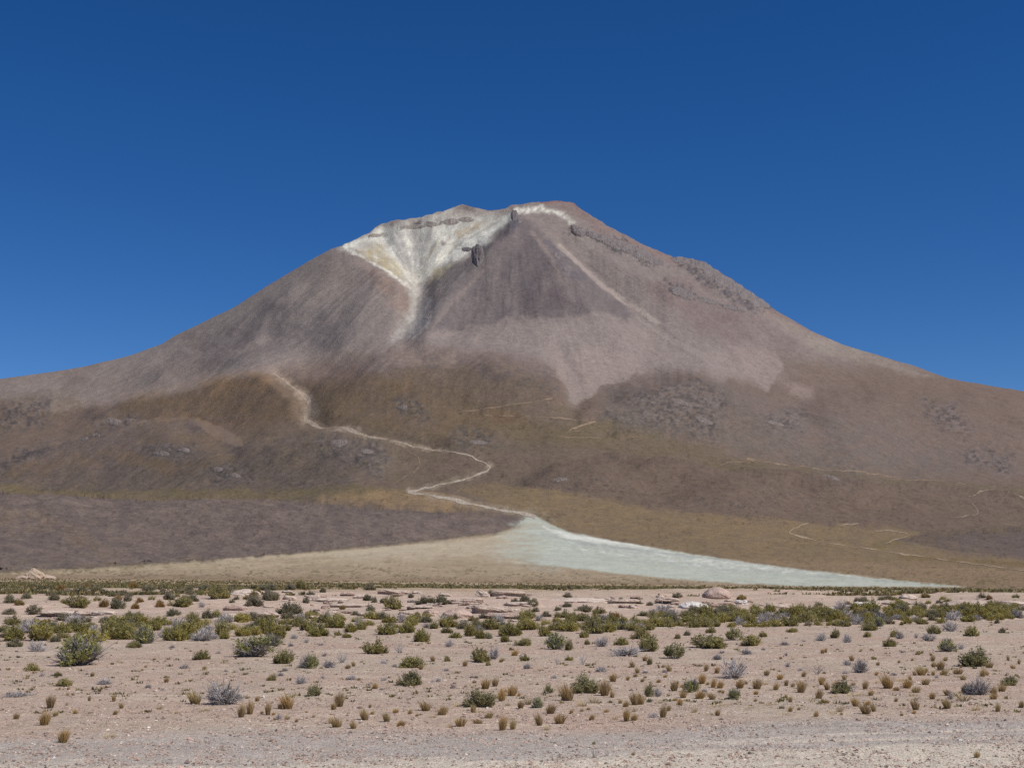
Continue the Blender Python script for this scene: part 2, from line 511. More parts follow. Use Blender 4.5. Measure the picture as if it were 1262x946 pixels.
# --- erosion: gullies that run down from the summit, rubble and hummocks
ang = np.arctan2(VX - 40, 9450 - VY); rad = np.hypot(VX - 40, 9450 - VY)
upper = sstep(0.40, 0.62, T)
FAN = [(-400, 716), (0, 706), (100, 701), (200, 695), (300, 688), (400, 680), (500, 670), (570, 662), (610, 657), (640, 648), (656, 636), (668, 640), (700, 655), (760, 667), (830, 679), (900, 690), (980, 701),
       (1060, 709), (1130, 717), (1190, 723), (1190, 740), (-400, 740)]
m_fan = region(FAN, 3, 1.5, 10, 90)
low = 1 - region(FAN, 14, 1.5, 10, 90)
wang = ang + 0.05 * fbm(VX / 700, VY / 700, 99, 4)
rg = ridged(wang * 9, rad / 2200, 101, 4) - 0.6
rg2 = ridged(wang * 30, rad / 1300, 103, 3) - 0.6
near_top = sstep(250, 1500, rad)
rg, rg2 = rg * near_top, rg2 * near_top
lump = fbm(VX / 260, VY / 420, 105, 5)
fine = fbm(VX / 55, VY / 90, 107, 4)
edgefade = 1 - 0.75 * sstep(0.95, 1.0, T)
dz = upper * edgefade * (rg * 19 + rg2 * 3 + 16 * fbm(VX / 320, VY / 420, 115, 4)) + low * edgefade * (lump * (8 + 18 * (1 - upper)) * sstep(0.06, 0.4, T) + fine * 2.0 * (0.4 + upper) * sstep(0.04, 0.2, T))
m_rub = np.clip(region(LEFT_FLOW, 3, 2, 14, 91) + region(RIGHT_FLOW, 8, 5, 20, 92) + region(MID_FLOW, 10, 6, 20, 93), 0, 1)
dz += m_rub * low * (fbm(VX / 60, VY / 60, 109, 4) * 3.0 + lump * 2)
dz += m_fan * fbm(VX / 90, VY / 300, 111, 3) * 1.2 * sstep(0.01, 0.06, T)
VZ = VZ + dz * sstep(0.0, 0.03, T)

# --- albedo map of the slopes: rock, scree, tussock, sulphur-bleached ground
C = np.ones(PX.shape + (3,)) * lin(112, 94, 84)
def paint(rgb, M, k=1.0, noisy=0.0, ns=8.0, nsy=None, seed=5):
    global C
    m = np.clip(M, 0, 1) * k
    if noisy:
        m = m * np.clip(1 - noisy * 0.5 + noisy * fbm(PX / ns, PY / (nsy or ns * 0.7), seed, 4, 0.65) * 1.8, 0, 1)
    C = C + (lin(*rgb) - C) * m[..., None]
B = 1700
# broad belts
paint((124, 112, 106), sstep(0, 40, (470 - PY) + 22 * fbm(PX / 60, PY / 40, 7, 4)))                # upper cone, grey scree
paint((105, 90, 75), region([(-B, 800), (-B, 500), (0, 500), (110, 495), (230, 475), (310, 460), (420, 470), (520, 440), (600, 440), (680, 470), (705, 500), (800, 560), (1000, 590), (1262, 600), (B, 610), (B, 800)], 10, 10, 30, 11), 0.85, 0.5, 30, 14)
paint((107, 92, 83), region([(930, 440), (1040, 428), (1140, 455), (1200, 475), (B, 520), (B, 620), (1262, 600), (1050, 585), (900, 560), (850, 500)], 18, 10, 30, 12), 0.8, 0.4, 30)
paint((108, 91, 78), region([(960, 440), (1040, 470), (1140, 500), (1262, 520), (1262, 486), (1190, 474), (1120, 466)], 12, 8, 25, 13), 0.6, 0.6, 24)
paint((102, 92, 85), region([(735, 470), (860, 455), (960, 500), (1080, 520), (1200, 560), (1262, 580), (1150, 592), (1010, 575), (900, 550), (800, 540), (740, 515)], 14, 10, 24, 14), 0.75, 0.6, 18)
# left side of the cone
paint((131, 120, 112), region([(-B, 500), (-60, 478), (0, 467), (200, 425), (300, 372), (410, 306), (470, 330), (500, 360), (495, 412), (420, 440), (310, 455), (200, 480), (110, 500), (0, 492)], 10, 6, 24, 15), 0.8, 0.3, 30)
paint((108, 99, 97), region([(300, 395), (350, 370), (420, 385), (440, 410), (400, 425), (300, 440), (270, 425)], 16, 12, 22, 16), 0.7, 0.8, 16)
paint((104, 92, 88), region([(230, 410), (290, 400), (330, 430), (280, 448), (200, 450)], 10, 8, 18, 17), 0.6, 0.7, 16)
paint((136, 114, 102), region([(440, 318), (500, 352), (504, 390), (480, 372), (455, 345)], 8, 5, 14, 18), 0.75, 0.4, 12)
paint((126, 112, 102), region([(380, 330), (430, 310), (450, 340), (420, 370), (380, 370)], 14, 8, 16, 19), 0.5, 0.5, 14)
paint((140, 125, 114), region([(0, 490), (110, 492), (250, 462), (330, 448), (420, 430), (520, 420), (480, 434), (360, 458), (240, 480), (110, 503), (60, 505)], 5, 4, 18, 20), 0.6, 0.4, 22)
paint((112, 96, 80), region([(-B, 492), (0, 490), (60, 484), (100, 488), (100, 500), (20, 505), (-B, 520)], 6, 5, 12, 21), 0.6, 0.5, 12)
# central pyramid
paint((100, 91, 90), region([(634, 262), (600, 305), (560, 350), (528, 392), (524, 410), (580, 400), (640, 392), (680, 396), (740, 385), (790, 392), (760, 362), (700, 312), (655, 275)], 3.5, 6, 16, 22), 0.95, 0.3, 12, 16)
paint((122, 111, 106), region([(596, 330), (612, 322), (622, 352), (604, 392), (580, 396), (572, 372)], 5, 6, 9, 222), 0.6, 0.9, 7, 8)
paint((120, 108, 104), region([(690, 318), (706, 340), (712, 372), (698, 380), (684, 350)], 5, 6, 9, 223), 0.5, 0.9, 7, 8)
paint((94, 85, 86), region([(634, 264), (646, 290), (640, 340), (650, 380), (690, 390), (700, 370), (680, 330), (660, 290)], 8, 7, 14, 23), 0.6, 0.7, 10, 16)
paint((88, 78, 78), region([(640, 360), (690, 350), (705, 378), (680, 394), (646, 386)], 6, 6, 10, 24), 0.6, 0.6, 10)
paint((132, 119, 112), region([(520, 412), (600, 398), (700, 400), (800, 400), (880, 430), (930, 440), (960, 470), (935, 475), (880, 460), (800, 450), (740, 460), (710, 498), (700, 498), (690, 452), (640, 430), (560, 428)], 10, 8, 26, 25), 0.85, 0.3, 24)
paint((136, 121, 114), region([(680, 440), (740, 430), (790, 440), (800, 460), (740, 478), (708, 500), (698, 480)], 2.5, 4, 14, 26), 0.9)
paint((134, 118, 111), region([(890, 420), (960, 430), (965, 455), (945, 478), (925, 465)], 3, 4, 14, 27), 0.85)
paint((130, 114, 106), region([(965, 472), (1000, 478), (1003, 495), (975, 488)], 5, 3, 10, 28), 0.7)
# right shoulder
paint((124, 113, 107), region([(655, 268), (700, 262), (745, 290), (800, 330), (850, 380), (900, 430), (860, 430), (790, 392), (740, 345), (690, 300)], 10, 8, 18, 29), 0.7, 0.4, 16)
paint((112, 96, 92), region([(800, 340), (870, 350), (940, 390), (1000, 420), (960, 430), (880, 420), (810, 380)], 14, 10, 20, 30), 0.8, 0.5, 18)
paint((118, 96, 90), region([(655, 247), (700, 246), (760, 280), (840, 314), (900, 340), (960, 383), (1020, 414), (1010, 422), (940, 384), (870, 340), (800, 318), (740, 286), (705, 262)], 4, 3, 12, 31), 0.6, 0.5, 12)
paint((136, 124, 112), region([(940, 382), (1010, 415), (1090, 442), (1160, 466), (1130, 466), (1060, 446), (990, 424)], 4, 3, 14, 32), 0.5, 0.3, 14)
for P, s in [([(724, 283), (760, 290), (800, 312), (830, 330), (800, 330), (760, 308), (728, 292)], 33), ([(832, 316), (862, 320), (905, 345), (945, 372), (955, 383), (930, 380), (880, 360), (845, 336)], 34),
             ([(820, 345), (850, 350), (858, 366), (830, 366)], 35), ([(700, 277), (712, 280), (710, 292), (697, 288)], 36), ([(905, 366), (935, 378), (930, 384), (905, 374)], 37)]:
    paint((74, 69, 70), region(P, 3, 5, 7, s), 0.95, 0.9, 3.2, 2.6, s)
    paint((122, 112, 108), region(P, 3, 4, 8, s), 0.35, 1.5, 3.5, 3, s + 3)
paint((86, 82, 88), region([(634, 262), (640, 276), (632, 286), (628, 274)], 2, 1.5, 4, 38), 0.8)
PIN = 1
paint((70, 62, 62), region([(585, 300), (600, 296), (598, 318), (590, 332), (582, 328)], 2, 2, 5, 39), 0.85, 0.5, 4)
paint((88, 84, 92), stroke([(676, 300), (690, 312), (700, 335), (716, 345)], 7, 8, 4), 0.5, 1.0, 7)
# bleached bowl
paint((180, 176, 164), region(BOWL, 6, 3, 12, 40), 0.95, 0.25, 10, 16)
paint((166, 160, 152), region([(470, 290), (500, 280), (520, 300), (508, 345), (490, 330)], 8, 5, 8, 41), 0.8, 0.4, 6, 20)
paint((160, 146, 112), region([(440, 308), (470, 300), (500, 345), (480, 338)], 5, 4, 9, 42), 0.9, 0.4, 6, 10)
for P, hw in [([(424, 306), (445, 296), (470, 288), (480, 300), (486, 310)], 5), ([(425, 305), (450, 318), (480, 336), (508, 356)], 1.4), ([(490, 282), (503, 296), (504, 312)], 2.5),
              ([(630, 264), (612, 279), (594, 294), (572, 312)], 3.5), ([(548, 316), (565, 308), (580, 300)], 5), ([(545, 288), (565, 300), (590, 295)], 9), ([(540, 320), (560, 316)], 6), ([(636, 260), (652, 258), (676, 261), (694, 264), (704, 274)], 3), ([(652, 257), (668, 256)], 2.5)]:
    paint((216, 212, 196), stroke(P, hw, hw * 2.0, 3), 0.8, 0.6, 5, 8)
paint((168, 146, 112), region([(560, 286), (600, 272), (590, 284), (565, 296)], 3, 3, 6, 43), 0.7, 0.6, 5)
paint((164, 152, 120), region([(535, 330), (558, 326), (545, 346), (528, 350)], 3, 3, 6, 44), 0.8, 0.4, 5)
paint((140, 128, 112), stroke([(540, 300), (524, 320), (516, 350)], 3, 4, 2), 0.7)
paint((160, 148, 136), region([(548, 258), (600, 256), (640, 250), (620, 262), (570, 268), (500, 272), (470, 276)], 3, 3, 10, 45), 0.7, 0.5, 10)
paint((190, 186, 172), region([(500, 268), (552, 258), (566, 254), (545, 268), (520, 273)], 3, 2, 8, 45), 0.6, 0.5, 8)
for P in ([(492, 281), (520, 274), (545, 276), (580, 270)], [(510, 277), (552, 275), (575, 272)], [(574, 255), (590, 254), (606, 258)], [(545, 300), (570, 306)], [(455, 292), (478, 290)]):
    paint((104, 94, 90), stroke(P, 2.2, 2.5, 2.5), 0.85, 0.9, 4)
paint((124, 92, 80), stroke([(572, 252), (590, 254), (612, 257), (628, 253)], 1.6, 2, 1), 0.7)
paint((124, 90, 80), stroke([(668, 249), (700, 248), (712, 254)], 2.0, 2.5, 1), 0.7)
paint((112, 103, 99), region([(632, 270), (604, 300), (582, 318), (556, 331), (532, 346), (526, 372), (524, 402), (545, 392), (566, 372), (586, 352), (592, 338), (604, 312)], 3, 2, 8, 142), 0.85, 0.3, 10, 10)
for k in range(9):
    paint((132, 122, 116), stroke([(592 - k * 7, 316 + k * 4), (560 - k * 4, 350 + k * 5), (532 - k, 386 + k * 3)], 0.9, 2, 1.2, k), 0.4, 1.0, 6, 6, 150 + k)
paint((134, 124, 114), region([(700, 268), (722, 284), (735, 300), (722, 318), (705, 300)], 5, 4, 10, 143), 0.6, 0.4, 8)
for k in range(26):
    fx_ = 440 + 7.2 * k
    fy_ = float(np.interp(fx_, [440, 470, 520, 560, 600, 630], [306, 288, 278, 272, 272, 268]))
    ex_ = 513 + 0.08 * (fx_ - 530); cx_ = fx_ * 0.42 + ex_ * 0.58; m_ = region(BOWL, 3, 2, 10, 41)
    paint(((206, 202, 188), (150, 143, 134), (196, 190, 172))[k % 3], stroke([(fx_, fy_), (cx_, fy_ * 0.5 + 170), (ex_, 346)], 1.0 + (k % 4) * 0.4, 2.2, 2.0, 500 + k) * m_, 0.5, 0.9, 7, 14, 530 + k)
# scree runs
paint((154, 147, 140), region([(502, 350), (522, 348), (531, 372), (530, 400), (512, 416), (476, 424), (490, 402), (503, 378)], 4, 3, 6, 46), 0.85, 0.5, 5, 4)
paint((152, 138, 128), stroke([(690, 302), (720, 330), (745, 352), (775, 372), (810, 396)], 3, 4, 1.5), 0.75)
paint((140, 124, 114), stroke([(655, 285), (680, 320), (692, 350)], 2.5, 4, 1.5), 0.45)
paint((140, 122, 114), stroke([(600, 330), (560, 370), (532, 404)], 2.0, 4, 2), 0.4)
paint((118, 108, 104), stroke([(560, 366), (545, 385), (530, 405)], 3, 5, 2), 0.4)
# old flows and boulder fields on the lower apron
paint((128, 110, 98), region([(330, 455), (420, 438), (520, 424), (600, 436), (560, 446), (440, 452), (380, 470)], 6, 5, 16, 47), 0.7, 0.3, 14)
paint((92, 82, 78), region([(500, 440), (560, 432), (620, 445), (680, 452), (700, 490), (640, 478), (560, 452), (500, 450)], 8, 7, 14, 48), 0.6, 0.9, 9, 6)
paint((110, 90, 67), region([(380, 475), (440, 462), (540, 470), (600, 500), (660, 530), (560, 540), (450, 530), (385, 515)], 12, 8, 20, 49), 0.6, 0.4, 22)
paint((118, 90, 66), region([(600, 500), (640, 505), (650, 520), (610, 522)], 8, 5, 10, 50), 0.5)
paint((113, 92, 68), region([(150, 495), (260, 470), (330, 465), (360, 490), (370, 515), (300, 530), (200, 520), (150, 505)], 8, 6, 18, 51), 0.65, 0.4, 16)
paint((132, 106, 80), region([(245, 468), (310, 456), (340, 468), (330, 484), (260, 486)], 6, 5, 14, 52), 0.6, 0.5, 12)
paint((116, 92, 60), stroke([(-B, 584), (0, 584), (80, 575), (140, 560), (220, 582), (280, 560), (270, 545), (190, 540)], 9, 10, 6), 0.5, 0.5, 16)
paint((98, 86, 80), np.clip(region(MID_FLOW, 8, 8, 20, 53), 0, 1), 0.7, 0.5, 22)
for P, s in [([(110, 515), (170, 508), (180, 522), (120, 530)], 54), ([(180, 555), (240, 545), (236, 560), (180, 570)], 55), ([(255, 575), (310, 570), (310, 596), (262, 594)], 56), ([(390, 535), (460, 538), (480, 562), (470, 590), (440, 580), (400, 560)], 57),
             ([(485, 493), (515, 490), (535, 520), (500, 515)], 58), ([(550, 530), (600, 526), (630, 550), (570, 552)], 59), ([(0, 500), (60, 490), (60, 520), (0, 530)], 60), ([(0, 566), (60, 545), (90, 540), (60, 560), (0, 580)], 61),
             ([(760, 490), (860, 470), (900, 490), (880, 540), (800, 530)], 62), ([(930, 510), (990, 505), (990, 530), (950, 530)], 63), ([(980, 580), (1050, 580), (1060, 600), (1000, 606)], 64), ([(830, 610), (1000, 600), (1010, 625), (880, 630)], 65),
             ([(660, 590), (720, 580), (770, 600), (700, 612)], 66), ([(740, 510), (790, 520), (830, 545), (780, 540)], 67), ([(1130, 490), (1180, 500), (1200, 540), (1150, 520)], 68), ([(1190, 545), (1250, 560), (1240, 585), (1190, 570)], 68)]:
    paint((74, 68, 66), region(P, 8, 7, 10, s), 0.85, 1.1, 5, 3, s)
    paint((120, 110, 104), region(P, 8, 7, 10, s), 0.4, 1.6, 4, 3, s + 7)
# olive steppe between the flows
paint((108, 94, 66), stroke([(-B, 600), (0, 602), (120, 610), (260, 612), (380, 608), (500, 606)], 6, 8, 4), 0.75, 0.4, 20, 6)
paint((104, 90, 70), region([(600, 520), (760, 520), (900, 556), (1000, 576), (1262, 604), (B, 615), (B, 624), (1262, 612), (1050, 590), (900, 580), (760, 558), (640, 540)], 5, 4, 18, 69), 0.75, 0.4, 22, 6)
paint((104, 86, 76), region(RIGHT_FLOW, 5, 4, 18, 70), 0.85, 0.3, 20)
paint((150, 122, 90), region([(395, 616), (440, 608), (510, 602), (560, 612), (600, 626), (560, 631), (480, 624)], 5, 4, 12, 71), 0.75, 0.3, 12)
paint((126, 105, 78), region([(560, 600), (600, 592), (700, 606), (820, 628), (960, 642), (1100, 650), (1262, 690), (B, 720), (B, 740), (1190, 735), (1100, 716), (900, 690), (700, 655), (660, 638), (600, 620)], 5, 3, 14, 72), 0.9, 0.3, 16, 5)
paint((136, 112, 88), region([(900, 690), (1000, 690), (1262, 700), (B, 715), (B, 740), (1190, 730)], 5, 3, 14, 73), 0.7)
paint((108, 94, 60), stroke([(1080, 672), (1160, 662), (1262, 652), (1400, 648)], 5, 7, 3), 0.6, 0.4, 16, 5)
paint((112, 92, 58), stroke([(1110, 686), (1180, 690), (1262, 694)], 3, 5, 2), 0.5)
paint((98, 84, 80), region(RIGHT_LOW, 4, 3, 14, 74), 0.85, 0.3, 14)
paint((101, 89, 81), region(LEFT_FLOW, 1.6, 1.2, 10, 75), 0.97, 0.15, 30)
paint((84, 75, 71), region(LEFT_FLOW, 2, 2, 10, 76), 0.55, 1.5, 14, 6, 77)
paint((108, 90, 66), stroke([(0, 640), (70, 650), (110, 670), (140, 690)], 8, 14, 6), 0.3, 0.8, 14)
for k, (P, hw) in enumerate([([(340, 461), (356, 474), (370, 486)], 5), ([(372, 487), (382, 494), (386, 506)], 7), ([(380, 506), (374, 516)], 5), ([(376, 517), (400, 524), (440, 532)], 4), ([(440, 534), (500, 547), (550, 556)], 2.5),
                          ([(604, 570), (598, 578)], 3), ([(586, 582), (545, 593), (505, 603)], 3.5), ([(505, 604), (530, 612)], 6), ([(530, 612), (580, 621), (650, 634)], 4)]):
    paint((150, 132, 114), stroke(P, hw, hw * 1.6, 3.5, 400 + k), 0.75, 0.7, 6, 3, 410 + k)
paint((128, 112, 100), region([(380, 488), (392, 500), (386, 516), (376, 512)], 4, 4, 6, 420), 0.6, 0.4, 5)
# tan fan and the pale tongue on it
paint((155, 138, 112), m_fan, 0.97, 0.12, 30, 6)
paint((126, 104, 82), region([(-B, 706), (0, 706), (640, 712), (820, 716), (1000, 724), (1190, 728), (1190, 750), (-B, 750)], 4, 2, 20, 78), 0.6)
paint((126, 112, 78), stroke([(-B, 714), (0, 706), (120, 701), (260, 694)], 3, 5, 2) * m_fan, 0.6, 0.5, 12)
for k in range(26):
    x0 = 620 - 23 * k + 7 * math.sin(k * 2.1)
    paint((178, 164, 136), stroke([(652 - k, 646 + k * 1.2), (x0 + 60, 672 + k * 0.9), (x0 - 130 - k * 4, 694 + 0.75 * k)], 1.2, 2.4, 2.2, 80 + k) * m_fan, 0.34, 0.9, 9, 4, 200 + k)
paint((172, 161, 139), region([(656, 640), (600, 662), (500, 672), (400, 682), (460, 690), (560, 686), (640, 700)], 14, 6, 20, 79) * m_fan, 0.75, 0.5, 18, 6)
PALE = [(655, 634), (668, 640), (700, 655), (760, 667), (830, 679), (900, 690), (980, 701), (1060, 709.5), (1130, 717.5), (1184, 722.5), (1100, 722.5), (1000, 722), (920, 719), (860, 715), (800, 710), (740, 704), (690, 698), (640, 694), (590, 684), (580, 668), (626, 654)]
m_pale = region(PALE, 1.4, 0.9, 12, 84)
xl = np.interp(PY, [634, 650, 700], [620, 606, 616])
m_pale = m_pale * np.maximum(1 - sstep(640, 654, PY), sstep(-12, 70, PX - xl + 34 * fbm(PX / 16, PY / 3, 87, 4)))
m_pale = np.maximum(m_pale, region([(655, 634), (668, 640), (700, 680), (690, 698), (650, 692), (615, 684), (610, 670), (632, 652)], 12, 9, 14, 85, 0.5) * np.clip(0.55 + 0.9 * fbm(PX / 14, PY / 4, 86, 4), 0, 1) * 0.85)
paint((169, 174, 159), m_pale, 0.95, 0.1, 20, 4)
for k in range(16):
    x1 = 760 + 26 * k
    paint((200, 200, 188), stroke([(668 + k * 2, 648 + k), (x1 - 40, 678 + k * 1.9), (x1 + 130, min(700 + k * 1.7, 721))], 1.0, 2.0, 1.6, 120 + k) * m_pale, 0.55, 1.1, 10, 4, 240 + k)
    paint((150, 152, 144), stroke([(664 + k * 3, 655 + k), (x1 - 60, 684 + k * 1.7), (x1 + 100, min(704 + k * 1.5, 721))], 0.9, 1.8, 1.6, 140 + k) * m_pale, 0.45, 1.1, 10, 4, 260 + k)
# shrubs thinning out up the foot of the fan
for k, (sx_, sy_) in enumerate(((2.4, 0.9), (3.4, 1.2))):
    w = np.clip(vnoise(PX / sx_, PY / sy_, 330 + k) + 0.5 * vnoise(PX / 17, PY / 4, 335 + k) - 0.42 - 0.5 * sstep(4, 34, YF - PY), 0, 0.6) / 0.6 * (1 - sstep(20, 46, YF - PY))
    paint((92, 84, 56), w * (1 - 0.8 * m_pale), 0.7)
# tussocks and rubble: dark specks, in clumps
sp = vnoise(PX / 2.1, PY / 1.5, 301) * 0.6 + vnoise(PX / 4.3, PY / 3.0, 302) * 0.5
cl = fbm(PX / 40, PY / 22, 303, 3)
k = np.clip((sp - 0.25 - 0.25 * cl), 0, 1) * (0.9 * (1 - m_pale)) * (1 - 0.6 * m_fan) * (1 - 0.75 * region(BOWL, 6, 3, 12, 40))
C = C * (1 - (0.46 - 0.28 * upper)[..., None] * k[..., None])
# old-snow free gullies: faint pale streaks running downhill
st = ridged(ang * 90, rad / 1500, 305, 3)
C = C * (1 + (upper * 0.08 * (st - 0.62))[..., None])
C = C * (1 + 0.05 * fbm(PX / 5, PY / 4, 306, 3))[..., None]
sat_ = (0.95 + 0.05 * np.maximum(m_fan, region(BOWL, 6, 3, 12, 40)))[..., None]
lum_ = (C @ np.array([0.3, 0.55, 0.15]))[..., None]
C = lum_ + (C - lum_) * sat_                             # slightly desaturated outside the fan and bowl
C = np.clip(C * KALB * (np.array([0.95, 0.975, 0.93]) + upper[..., None] * np.array([0.09, 0.07, 0.12]) + np.maximum(m_fan, m_pale)[..., None] * np.array([0.03, 0.0, 0.06]) + region(LEFT_FLOW, 3, 1.2, 10, 75)[..., None] * np.array([0.13, 0.09, 0.14])) * (1 + 0.03 * m_fan[..., None]), 0.01, 0.9)  # upper slopes tinted cooler: distance haze put into the colour

# --- rows behind the skyline close the mountain, one row in front tucks it under the plain
back_k = np.array([0.03, 0.1, 0.22, 0.4, 0.6, 0.8, 1.0])
bx, by, bz = [], [], []
for kk in back_k:
    s = 1 + kk * 0.75
    bx.append(VX[-1] * s); by.append(VY[-1] * s); bz.append(VZ[-1] * (1 - kk) ** 1.2 - 40 * kk)
fx, fy, fz = VX[0] * 0.97, VY[0] * 0.97, VZ[0] - 4
VXa = np.vstack([fx[None], VX] + [b[None] for b in bx]); VYa = np.vstack([fy[None], VY] + [b[None] for b in by]); VZa = np.vstack([fz[None], VZ] + [b[None] for b in bz])
Ca = np.concatenate([C[:1], C] + [C[-1:]] * len(back_k), 0)
nr, na = VXa.shape
idx = np.arange(nr * na).reshape(nr, na)
quads = np.stack([idx[:-1, :-1], idx[:-1, 1:], idx[1:, 1:], idx[1:, :-1]], -1)
def cellmask(M, default=0.0):
    M = np.vstack([M[:1], M] + [M[-1:]] * len(back_k))
    return (M[:-1, :-1] + M[1:, 1:]) / 2
pale_c = cellmask(m_pale) > 0.5
flow_c = (cellmask(region(LEFT_FLOW, 1.6, 1.2, 10, 75)) > 0.5) & ~pale_c
fan_c = (cellmask(m_fan) > 0.5) & ~pale_c & ~flow_c
rest = ~(pale_c | flow_c | fan_c)
vv = np.stack([VXa, VYa, VZa], -1).reshape(-1, 3); cc = Ca.reshape(-1, 3)
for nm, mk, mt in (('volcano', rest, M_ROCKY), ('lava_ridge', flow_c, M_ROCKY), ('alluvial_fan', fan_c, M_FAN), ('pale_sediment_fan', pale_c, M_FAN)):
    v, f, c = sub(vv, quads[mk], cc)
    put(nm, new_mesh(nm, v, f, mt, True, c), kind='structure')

# --- dry stream bed and dirt tracks, ribbons laid on the slope
def slope_at(x, y):
    i = np.clip(np.searchsorted(px, x) - 1, 0, len(px) - 2)
    u = (x - px[i]) / (px[i + 1] - px[i])
    t = (yfoot[i] - y) / (yfoot[i] - ysky[i])
    j = int(np.clip(np.searchsorted(tt, t) - 1, 0, len(tt) - 2))
    w = (t - tt[j]) / (tt[j + 1] - tt[j])
    def s(A): return (A[j, i] * (1 - u) + A[j, i + 1] * u) * (1 - w) + (A[j + 1, i] * (1 - u) + A[j + 1, i + 1] * u) * w
    return np.array([s(VX), s(VY), s(VZ)])
def ribbon(name, P, rgb, lift=1.2, seed=0):
    rs = np.random.default_rng(seed)
    pts = []
    for (a, b) in zip(P[:-1], P[1:]):
        L = max(2, int(math.hypot(b[0] - a[0], b[1] - a[1]) / 1.3))
        for k in range(L):
            u = k / L
            pts.append([a[i] + (b[i] - a[i]) * u for i in range(3)])
    pts.append(list(P[-1]))
    pts = np.array(pts)
    ker = np.ones(3) / 3
    for k in (0, 1):
        pts[1:-1, k] = np.convolve(pts[:, k], ker, 'valid')
    n = len(pts)
    wob = fbm(np.arange(n) / 5.0, np.zeros(n), seed + 5, 3)
    pts[:, 1] += wob * 0.8
    wid = np.maximum(0.25 * pts[:, 2], pts[:, 2] * 0.85 * (0.95 + 1.3 * fbm(np.arange(n) / 11.0, np.ones(n), seed + 9, 3)))
    tan = np.gradient(pts[:, :2], axis=0); tan /= np.linalg.norm(tan, axis=1)[:, None] + 1e-9
    nor = np.stack([-tan[:, 1], tan[:, 0]], 1)
    vs, cs = [], []
    for k in range(n):
        for s in (-0.5, 0, 0.5):
            q = slope_at(pts[k, 0] + nor[k, 0] * wid[k] * s, pts[k, 1] + nor[k, 1] * wid[k] * s)
            vs.append(q + np.array([0, -0.3, 1]) * lift); cs.append(lin(*rgb) * KALB * (1 + 0.12 * rs.normal()))
    fs = []
    for k in range(n - 1):
        for s in (0, 1):
            a = k * 3 + s
            fs.append((a, a + 1, a + 4, a + 3))
    put(name, new_mesh(name, vs, fs, M_TRACK, False, np.array(cs)), kind='structure')
ribbon('dry_stream', [(337, 461, 1.5), (352, 472, 2.2), (367, 484, 3), (375, 489, 6), (380, 494, 5), (382, 504, 3), (377, 514, 4), (376, 517, 4), (392, 523, 4), (420, 528, 4), (450, 537, 3), (480, 543, 2.4), (510, 550, 2.0), (546, 556, 1.4)], (146, 131, 115), 0.5, 1)
ribbon('dry_stream', [(548, 556, 1.0), (578, 562, 1.6), (597, 567, 2.2), (605, 573, 3), (600, 578, 2.6), (586, 582, 2.4), (572, 587, 3.2), (545, 593, 2.6), (520, 599, 3), (503, 604, 4), (510, 609, 5), (540, 615, 4), (575, 621, 3), (612, 628, 2.6), (650, 634.5, 2.6), (660, 638, 4)], (160, 148, 132), 0.5, 2)
for i, (P, rgb) in enumerate([
    ([(500, 552, 0.6), (515, 562, 1.2), (518, 570, 1.2), (508, 581, 0.8), (480, 597, 0.5)], (136, 116, 96)),
    ([(565, 505, .8), (610, 500.5, 1.2), (650, 496, 1.2), (681, 492, 1.5)], (146, 126, 106)),
    ([(598, 508, .7), (660, 513, 1.1), (715, 518, 1.0), (735, 521, 1.6), (706, 526.5, 1.6), (700, 529, 1.6), (714, 530, 1.0)], (150, 130, 108)),
    ([(660, 531, .8), (690, 534.5, 1.0), (740, 538, 0.7), (800, 541, 0.7)], (132, 114, 92)),
    ([(868, 571.5, .7), (905, 568, 1.2), (930, 565, 1.0), (920, 561, 2.2), (985, 573, 1.2), (1060, 580.5, 1.0), (1120, 588, 1.0), (1190, 597, 0.7)], (138, 120, 98)),
    ([(973, 580.5, .8), (989, 577, 1.2)], (132, 116, 98)),
    ([(1194, 609.5, 1), (1226, 603, 1.6), (1262, 614, 1.2), (1290, 618, 1.2)], (148, 132, 112)),
    ([(1172, 636, .6), (1204, 633, 1.6), (1206, 627, 1.8), (1198, 618, 1.6)], (138, 122, 108)),
    ([(998, 645.5, 1.2), (976, 652.5, 1.6), (972, 656.5, 1.8), (988, 662, 1.8), (1010, 668, 1.4), (1060, 675, 1.4), (1110, 682, 1.4), (1170, 690, 1.4), (1262, 703, 1.4), (1320, 710, 1.4)], (172, 152, 126)),
    ([(1035, 646, .8), (1044, 644, 2), (1058, 644.5, 1.0)], (158, 142, 120)),
    ([(1078, 652, .8), (1098, 654, 1.6), (1118, 656.5, .8)], (160, 144, 120)),
    ([(1090, 671, 2.2), (1104, 666, 1.8), (1117, 661, .9)], (164, 148, 124))]):
    rgb = tuple(0.56 * q + 0.44 * b for q, b in zip(rgb, (112, 96, 78)))
    ribbon('dirt_track', P, rgb, 0.5, 10 + i)

